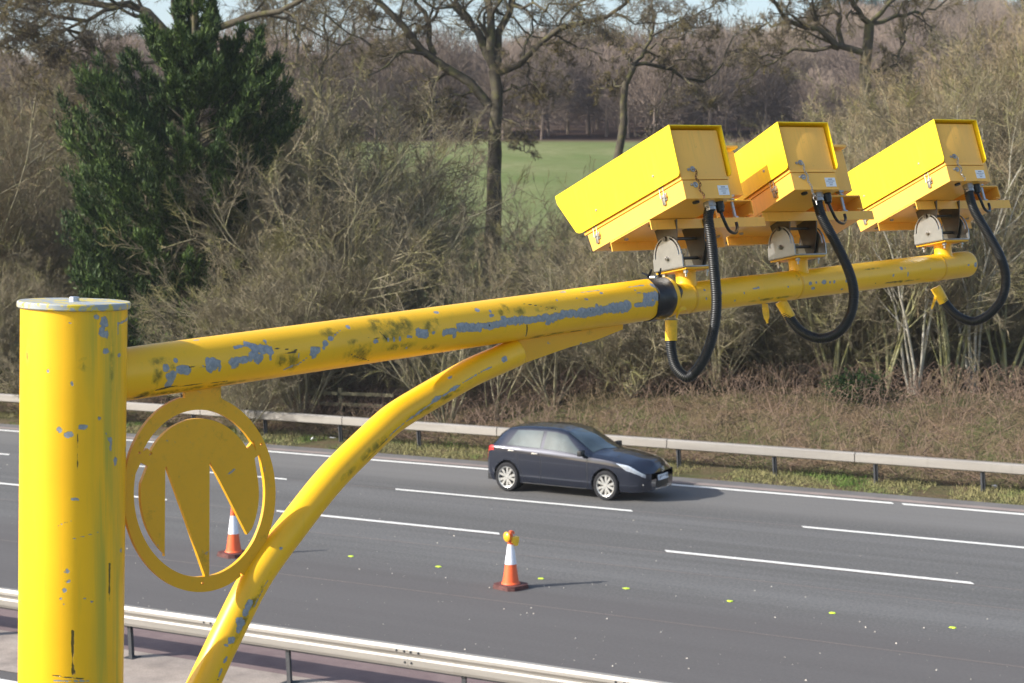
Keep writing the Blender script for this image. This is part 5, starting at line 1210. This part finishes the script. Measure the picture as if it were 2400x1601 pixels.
cone(-15.23, 26.25, 'orange and white cone with an amber lamp on top, standing in the near lane', True)
cone(-21.09, 26.06, 'orange and white cone without a lamp, seen through the round yellow emblem', False)

# ------------------------------------------------------------------ car
def build_car():
    paint = NT('dark_blue_car_paint'); paint.col((.020, .025, .042)).p(.20, .5, .6, 1.0)
    glass = NT('tinted_glass'); gn = glass.mix(glass.mapr(glass.noise(2, 2), .3, .7), (.035, .055, .058), (.10, .135, .14)); glass.col(gn).p(.04, .45, 1.0, 1.0)
    trim = M['black']; chrome = simple('bright_trim', (.75, .75, .74), .15, 1, .5, .05, 10)
    root = empty('hatchback_car', (-19.12, 36.0 + float(yc(-19.2)), 0), label='dark blue five door hatchback driving right in the far lane', cat='car'); root.scale = (.95, .95, 1.04)
    xt = [-2.07, -2.05, -2.0, -1.93, -1.75, -1.5, -1.2, -.8, -.3, 0, .3, .6, 1.0, 1.2, 1.5, 1.8, 2.0, 2.1, 2.17, 2.19]
    ztop = [.62, .78, .98, 1.08, 1.26, 1.395, 1.435, 1.455, 1.46, 1.45, 1.40, 1.25, 1.02, 1.0, .965, .915, .88, .84, .76, .64]
    def I(x, xs, ys):
        return np.interp(x, xs, ys)
    def sm(x, xs, ys):   # smoothed interpolation
        return np.mean([np.interp(x + d, xs, ys) for d in (-.05, -.025, 0, .025, .05)], axis=0)
    def wfac(x): return sm(x, [-2.07, -2.0, -1.85, -1.5, -1, 0, 1, 1.5, 1.85, 2.0, 2.1, 2.19], [.80, .90, .955, .99, 1, 1, 1, .985, .93, .86, .76, .62])
    def sect(x, t):
        """x scalar array, t in 0..7 -> y,z on the right half (positive outwards)"""
        w = wfac(x); zt = sm(x, xt, ztop)
        zb = np.minimum(sm(x, [-2.07, -1.9, -1.5, 0, 1.0, 1.3, 1.8, 2.19], [.93, .985, .985, .935, .895, .87, .80, .56]), zt - .02)
        roof = sstep(1.08, .95, x) * sstep(-2.03, -1.9, x)
        zr = zb + (zt - .055 - zb) * 1.0; zr = np.where(x > 1.0, zb + (zt - .02 - zb) * .6, zr)
        yr_ = .60 + (.10 * (1 - sstep(.2, 1.0, x) * 0)) * 0; yr_ = sm(x, [-2.07, -1.9, -1.5, -1.0, 0, .3, .9, 1.05, 1.5, 2.19], [.66, .60, .575, .585, .595, .61, .72, .74, .66, .50])
        bl = sm(x, [-2.07, -1.9, 1.9, 2.19], [.33, .22, .20, .24])
        ys = np.stack([.83 * w, .875 * w, .895 * w, .893 * w, .868 * w, yr_ * np.minimum(1, w + .02), .34 * w, 0 * w]); zc = sm(x - .20 * sstep(.2, .85, x) * (1 - sstep(1.3, 1.9, x)), xt, ztop)
        zs = np.stack([bl, bl + .13, bl + .38, np.minimum(zb - .10, zt - .06), zb, zr, zt * .35 + zc * .65 - .018, zc])
        i = np.clip(t.astype(int), 0, 6); f = t - i; ar = np.arange(len(x))
        # catmull-rom between the rows
        def cr(a):
            p0 = a[np.maximum(i - 1, 0), ar]; p1 = a[i, ar]; p2 = a[i + 1, ar]; p3 = a[np.minimum(i + 2, 7), ar]
            c_ = .5 * (2 * p1 + (p2 - p0) * f + (2 * p0 - 5 * p1 + 4 * p2 - p3) * f * f + (3 * p1 - p0 - 3 * p2 + p3) * f ** 3); l_ = p1 * (1 - f) + p2 * f
            return .5 * c_ + .5 * l_
        return cr(ys), cr(zs)
    def S(x, t, side, off=0.):
        x = np.atleast_1d(np.asarray(x, float)); t = np.atleast_1d(np.asarray(t, float)); y, z = sect(x, t)
        if off:
            e = .01; y1, z1 = sect(x + e, t); y2, z2 = sect(x, np.clip(t + .02, 0, 7)); y3, z3 = sect(x, np.clip(t - .02, 0, 7))
            tx = np.stack([np.full_like(x, e), y1 - y, z1 - z], 1); tt = np.stack([0 * x, y2 - y3, z2 - z3], 1); n = np.cross(tt, tx); n = -n / (np.linalg.norm(n, axis=1, keepdims=True) + 1e-9)
            sgn = np.where((n[:, 1] * .7 + n[:, 2]) < 0, -1, 1); n *= sgn[:, None]; q_ = np.stack([x, y, z], 1) + n * off; x, y, z = q_.T
        x = np.interp(x, [-2.07, -1.32, .3, 1.0, 1.32, 2.0, 2.19, 2.3], [-1.93, -1.26, .20, .90, 1.34, 2.14, 2.36, 2.47])
        return np.stack([x, y * side, z], 1)
    nx, nt = 190, 64; xs = np.linspace(-2.07, 2.19, nx); ts = np.linspace(0, 7, nt); X, T = np.meshgrid(xs, ts, indexing='ij')
    V = []; F = []
    for side in (-1, 1):
        v = S(X.ravel(), T.ravel(), side); i, j = np.meshgrid(np.arange(nx - 1), np.arange(nt - 1), indexing='ij'); a = (i * nt + j).ravel()
        f = np.stack([a, a + nt, a + nt + 1, a + 1], 1); c = v[f].mean(1)
        keep = np.ones(len(f), bool)
        for wx in (-1.32, 1.32): keep &= ~(((c[:, 0] - wx) ** 2 + (c[:, 2] - .33) ** 2 < .362 ** 2) & (np.abs(c[:, 1]) > .55) & (c[:, 2] < .72))
        f = f[keep]; f = f if side < 0 else f[:, ::-1]; F.append(f + len(V) * 0 + sum(len(q_) for q_ in V)); V.append(v)
    Vb = np.concatenate(V)
    # front and rear closing skins
    me = mesh_np('body', Vb, [np.concatenate(F)], paint.m, True)
    bm = bmesh.new(); bm.from_mesh(me); bmesh.ops.remove_doubles(bm, verts=bm.verts, dist=.0008); bmesh.ops.recalc_face_normals(bm, faces=bm.faces); bm.to_mesh(me); bm.free()
    body = link('body', me, root)
    for xe, nm in ((2.19, 'f'), (-2.07, 'r')):
        tt = np.linspace(0, 7, 30); l = S(np.full(30, xe), tt, -1); r_ = S(np.full(30, xe), tt, 1)[::-1]; ring = np.concatenate([l, r_]); ring[:, 0] += 0
        m = MB().add(ring, [tuple(range(60))]); m.build('bumper_skin', paint.m, root)
    MB().box((0, 0, .34), (3.9, 1.36, .26)).build('underbody', trim, root)
    def patch(name, x0, x1, t0, t1, mat, off, side, nx=24, nt=8, fx0=None, fx1=None, thick=None):
        t = np.linspace(t0, t1, nt); V = []
        for tt in t:
            a = fx0(tt) if fx0 else x0; b = fx1(tt) if fx1 else x1; V.append(S(np.linspace(a, b, nx), np.full(nx, tt), side, off))
        V = np.concatenate(V); i, j = np.meshgrid(np.arange(nt - 1), np.arange(nx - 1), indexing='ij'); a = (i * nx + j).ravel(); f = np.stack([a, a + 1, a + nx + 1, a + nx], 1)
        me = mesh_np(name, V, [f], mat, True); return link(name, me, root)
    for side in (-1, 1):
        # glass band between belt and roof rail: tapered ends
        patch('front_window', 0, 0, 4.12, 4.86, glass.m, .006, side, fx0=lambda t: -.30, fx1=lambda t: 1.02 - (t - 4.1) * .93)
        patch('rear_window', 0, 0, 4.12, 4.86, glass.m, .006, side, fx0=lambda t: -1.42 + (t - 4.1) * .30, fx1=lambda t: -.40)
        patch('sill_strip', -.92, .90, .05, .16, chrome, .006, side, nt=2, nx=40)
        patch('door_gap', -.355, -.343, .6, 4.0, trim, .002, side, nx=2, nt=20); patch('door_gap', .945, .957, .5, 3.9, trim, .002, side, nx=2, nt=20)
        patch('door_gap', 0, 0, .5, 4.0, trim, .002, side, nx=2, nt=20, fx0=lambda t: -1.00 - .10 * (t - 2), fx1=lambda t: -.99 - .10 * (t - 2))
        patch('arch_trim', -.9, .9, 0.0, .05, trim, .004, side, nt=2)
        for xh in (-.52, -1.28 + .05):
            p = S(np.array([xh]), np.array([3.3]), side, .02)[0]; MB().box(p, (.17, .03, .026), bev=.008).build('door_handle', paint.m if 0 else chrome, root)
        patch('headlight', 0, 0, 2.65, 3.75, simple('headlamp_glass', (.45, .50, .58), .12, .5, 1.0, .3, 14), .006, side, fx0=lambda t: 1.56 + (3.6 - t) * .20, fx1=lambda t: 2.10)
        patch('tail_lamp', -2.055, -1.80, 3.0, 4.0, simple('tail_lamp_red', (.55, .02, .02), .2, 0, .8, .1, 10), .008, side, nx=8)
        p = S(np.array([.83]), np.array([4.0]), side, 0)[0]; mr = MB().box(p + [0, side * .10, .08], (.12, .20, .13), bev=.03); mr.cyl(p + [0, 0, .03], p + [0, side * .06, .04], .02, 8); mr.build('door_mirror', trim, root)
    def topglass(name, xa, xb, tt, mat, ya=.0):
        n = 14; V = []
        for u_ in np.linspace(0, 1, 16):
            tq = np.linspace(tt, 7, n); xq = xa + u_ * (xb - xa) + (.18 * u_ * sstep(5.1, 7, tq) if xa > 0 else np.zeros(n)); V.append(np.concatenate([S(xq, tq, -1, .007), S(xq[::-1], tq[::-1], 1, .007)[1:]]))
        k = 2 * n - 1; V = np.concatenate(V); i, j = np.meshgrid(np.arange(15), np.arange(k - 1), indexing='ij'); a = (i * k + j).ravel()
        link(name, mesh_np(name, V, [np.stack([a, a + 1, a + k + 1, a + k], 1)], mat, True), root)
    topglass('windscreen', .33, 1.02, 5.12, glass.m); topglass('tailgate_window', -1.93, -1.62, 5.1, glass.m)
    # bonnet seams, grille, plate, badge, bumper openings
    def frontpatch(name, yh, z0, z1, mat, off, x_in=0, y0=None):
        V = []; n = 22
        for z in (z0, z1):
            for y in np.linspace(-yh if y0 is None else y0, yh, n):
                # follow the nose in plan
                xx = 2.36 - .46 * (abs(y) / .86) ** 2.6 + off + .02 * (z < .5); V.append((xx - .10 * max(0, z - .56) / .2 + 0, y, z))
        a = np.arange(n - 1); f = np.stack([a, a + 1, a + n + 1, a + n], 1); m = MB(); V = np.array(V); m.add(np.concatenate([V, V - [.02, 0, 0]]), [tuple(q_) for q_ in f] + [tuple(q_ + 2 * n)[::-1] for q_ in f] + [(k, k + 1, 2 * n + k + 1, 2 * n + k) for k in range(n - 1)] + [(n + k, n + k + 1, 3 * n + k + 1, 3 * n + k) for k in range(n - 1)]); return m.build(name, mat, root)
    frontpatch('grille', .60, .585, .665, trim, .012); frontpatch('bumper', .70, .25, .575, paint.m, .004); frontpatch('lower_grille', .50, .30, .43, trim, .024)
    frontpatch('chrome_strip', .66, .255, .27, chrome, .03)
    pl = frontpatch('number_plate', .26, .44, .55, M['label'], .036)
    pk = MB()
    for k in range(7): pk.box((2.402, -.2 + k * .062 + (.02 if k > 3 else 0), .495), (.006, .03, .07 if k % 2 else .06))
    pk.build('plate_characters', M['ink'], pl)
    bd_ = MB(); an = np.linspace(0, 2 * pi, 21); bd_.tube([(2.375, .055 * cos(t), .655 + .055 * sin(t)) for t in an], .007, 6, False)
    bd_.tube([(2.377, -.03, .70), (2.377, 0, .66), (2.377, .03, .70)], .005, 5); bd_.tube([(2.377, -.042, .675), (2.377, -.02, .615), (2.377, 0, .65), (2.377, .02, .615), (2.377, .042, .675)], .005, 5); bd_.build('badge', chrome, root)
    for side in (-1, 1): MB().box((2.17, side * .63, .37), (.10, .16, .035), bev=.01).build('fog_lamp', chrome, root)
    alloy = simple('bright_alloy', (.50, .50, .48), .3, .6, .6, .05, 10); tyre = simple('tyre_rubber', (.02, .02, .022), .8, 0, .3, .2, 20)
    ty = MB(); ty.lathe([(.225, -.10), (.29, -.108), (.312, -.09), (.318, -.05), (.318, .05), (.312, .09), (.29, .108), (.225, .10)], 44, caps=False); tym = ty.mesh('tyre', tyre, True, .7)
    rm = MB(); rm.lathe([(.245, .080), (.228, .105), (.212, .098), (.205, .06), (.205, -.08)], 44, caps=False); rm.lathe([(0, .092), (.04, .09), (.05, .07), (.05, .02)], 20, caps=False)
    for k in range(10):
        a = k // 2 * 2 * pi / 5 + (.16 if k % 2 else -.16); a2 = k // 2 * 2 * pi / 5 + (.28 if k % 2 else -.28); d1 = np.array([cos(a), sin(a)]); d2 = np.array([cos(a2), sin(a2)]); p = np.array([-sin(a2), cos(a2)])
        q0 = d1 * .04; q1 = d2 * .222; w0, w1 = .020, .030; V = [(*(q0 + p * w0), .088), (*(q0 - p * w0), .088), (*(q1 - p * w1), .092), (*(q1 + p * w1), .092)]; V += [(a_, b_, c_ - .03) for a_, b_, c_ in V]
        rm.add(V, [(0, 1, 2, 3), (7, 6, 5, 4), (0, 4, 5, 1), (1, 5, 6, 2), (2, 6, 7, 3), (3, 7, 4, 0)])
    rmm = rm.mesh('rim', alloy, False, .6); dk = MB().lathe([(0, .0), (.205, .0), (.205, -.01), (0, -.01)], 32).mesh('brake_disc', M['darksteel'])
    for wx in (-1.32, 1.32):
        for side in (-1, 1):
            w_ = empty('wheel', (wx, side * .775, .318), rot=(radians(90) if side < 0 else radians(-90), 0, 0)); w_.parent = root
            link('tyre', tym, w_); link('rim', rmm, w_); link('brake_disc', dk, w_)
            MB().tube([(wx, side * .55, .36), (wx, side * .70, .36)], .35, 28).build('wheel_well', trim, root)
    return root
build_car()
# litter on the verge
for (px, py), lb in (((735, 1027), 'left of two white litter scraps on the verge by the brace'), ((780, 1026), 'right of two white litter scraps on the verge by the brace'), ((2335, 1140), 'white litter scrap on the verge by the rightmost barrier post')):
    d = un(px, py, 1) - CAM0; p = CAM0 - d * (CAMH - .05) / d[2]; r = np.random.default_rng(px)
    m = MB().add(r.standard_normal((8, 3)) * [.07, .05, .025], []); bm = bmesh.new(); vs = [bm.verts.new(q_) for q_ in m.v[0]]; bmesh.ops.convex_hull(bm, input=vs); me = bpy.data.meshes.new('litter'); bm.to_mesh(me); bm.free(); me.materials.append(M['label'])
    o = link('litter', me); o.location = (p[0], p[1], float(hgt(p[0], p[1])) + .05); tag(o, lb, 'litter')
tot = sum(len(o.data.polygons) for o in scene.objects if o.type == 'MESH'); uni = sum(len(m.polygons) for m in bpy.data.meshes if m.users)
print('objects', len(scene.objects), 'polys shown', tot, 'unique', uni)
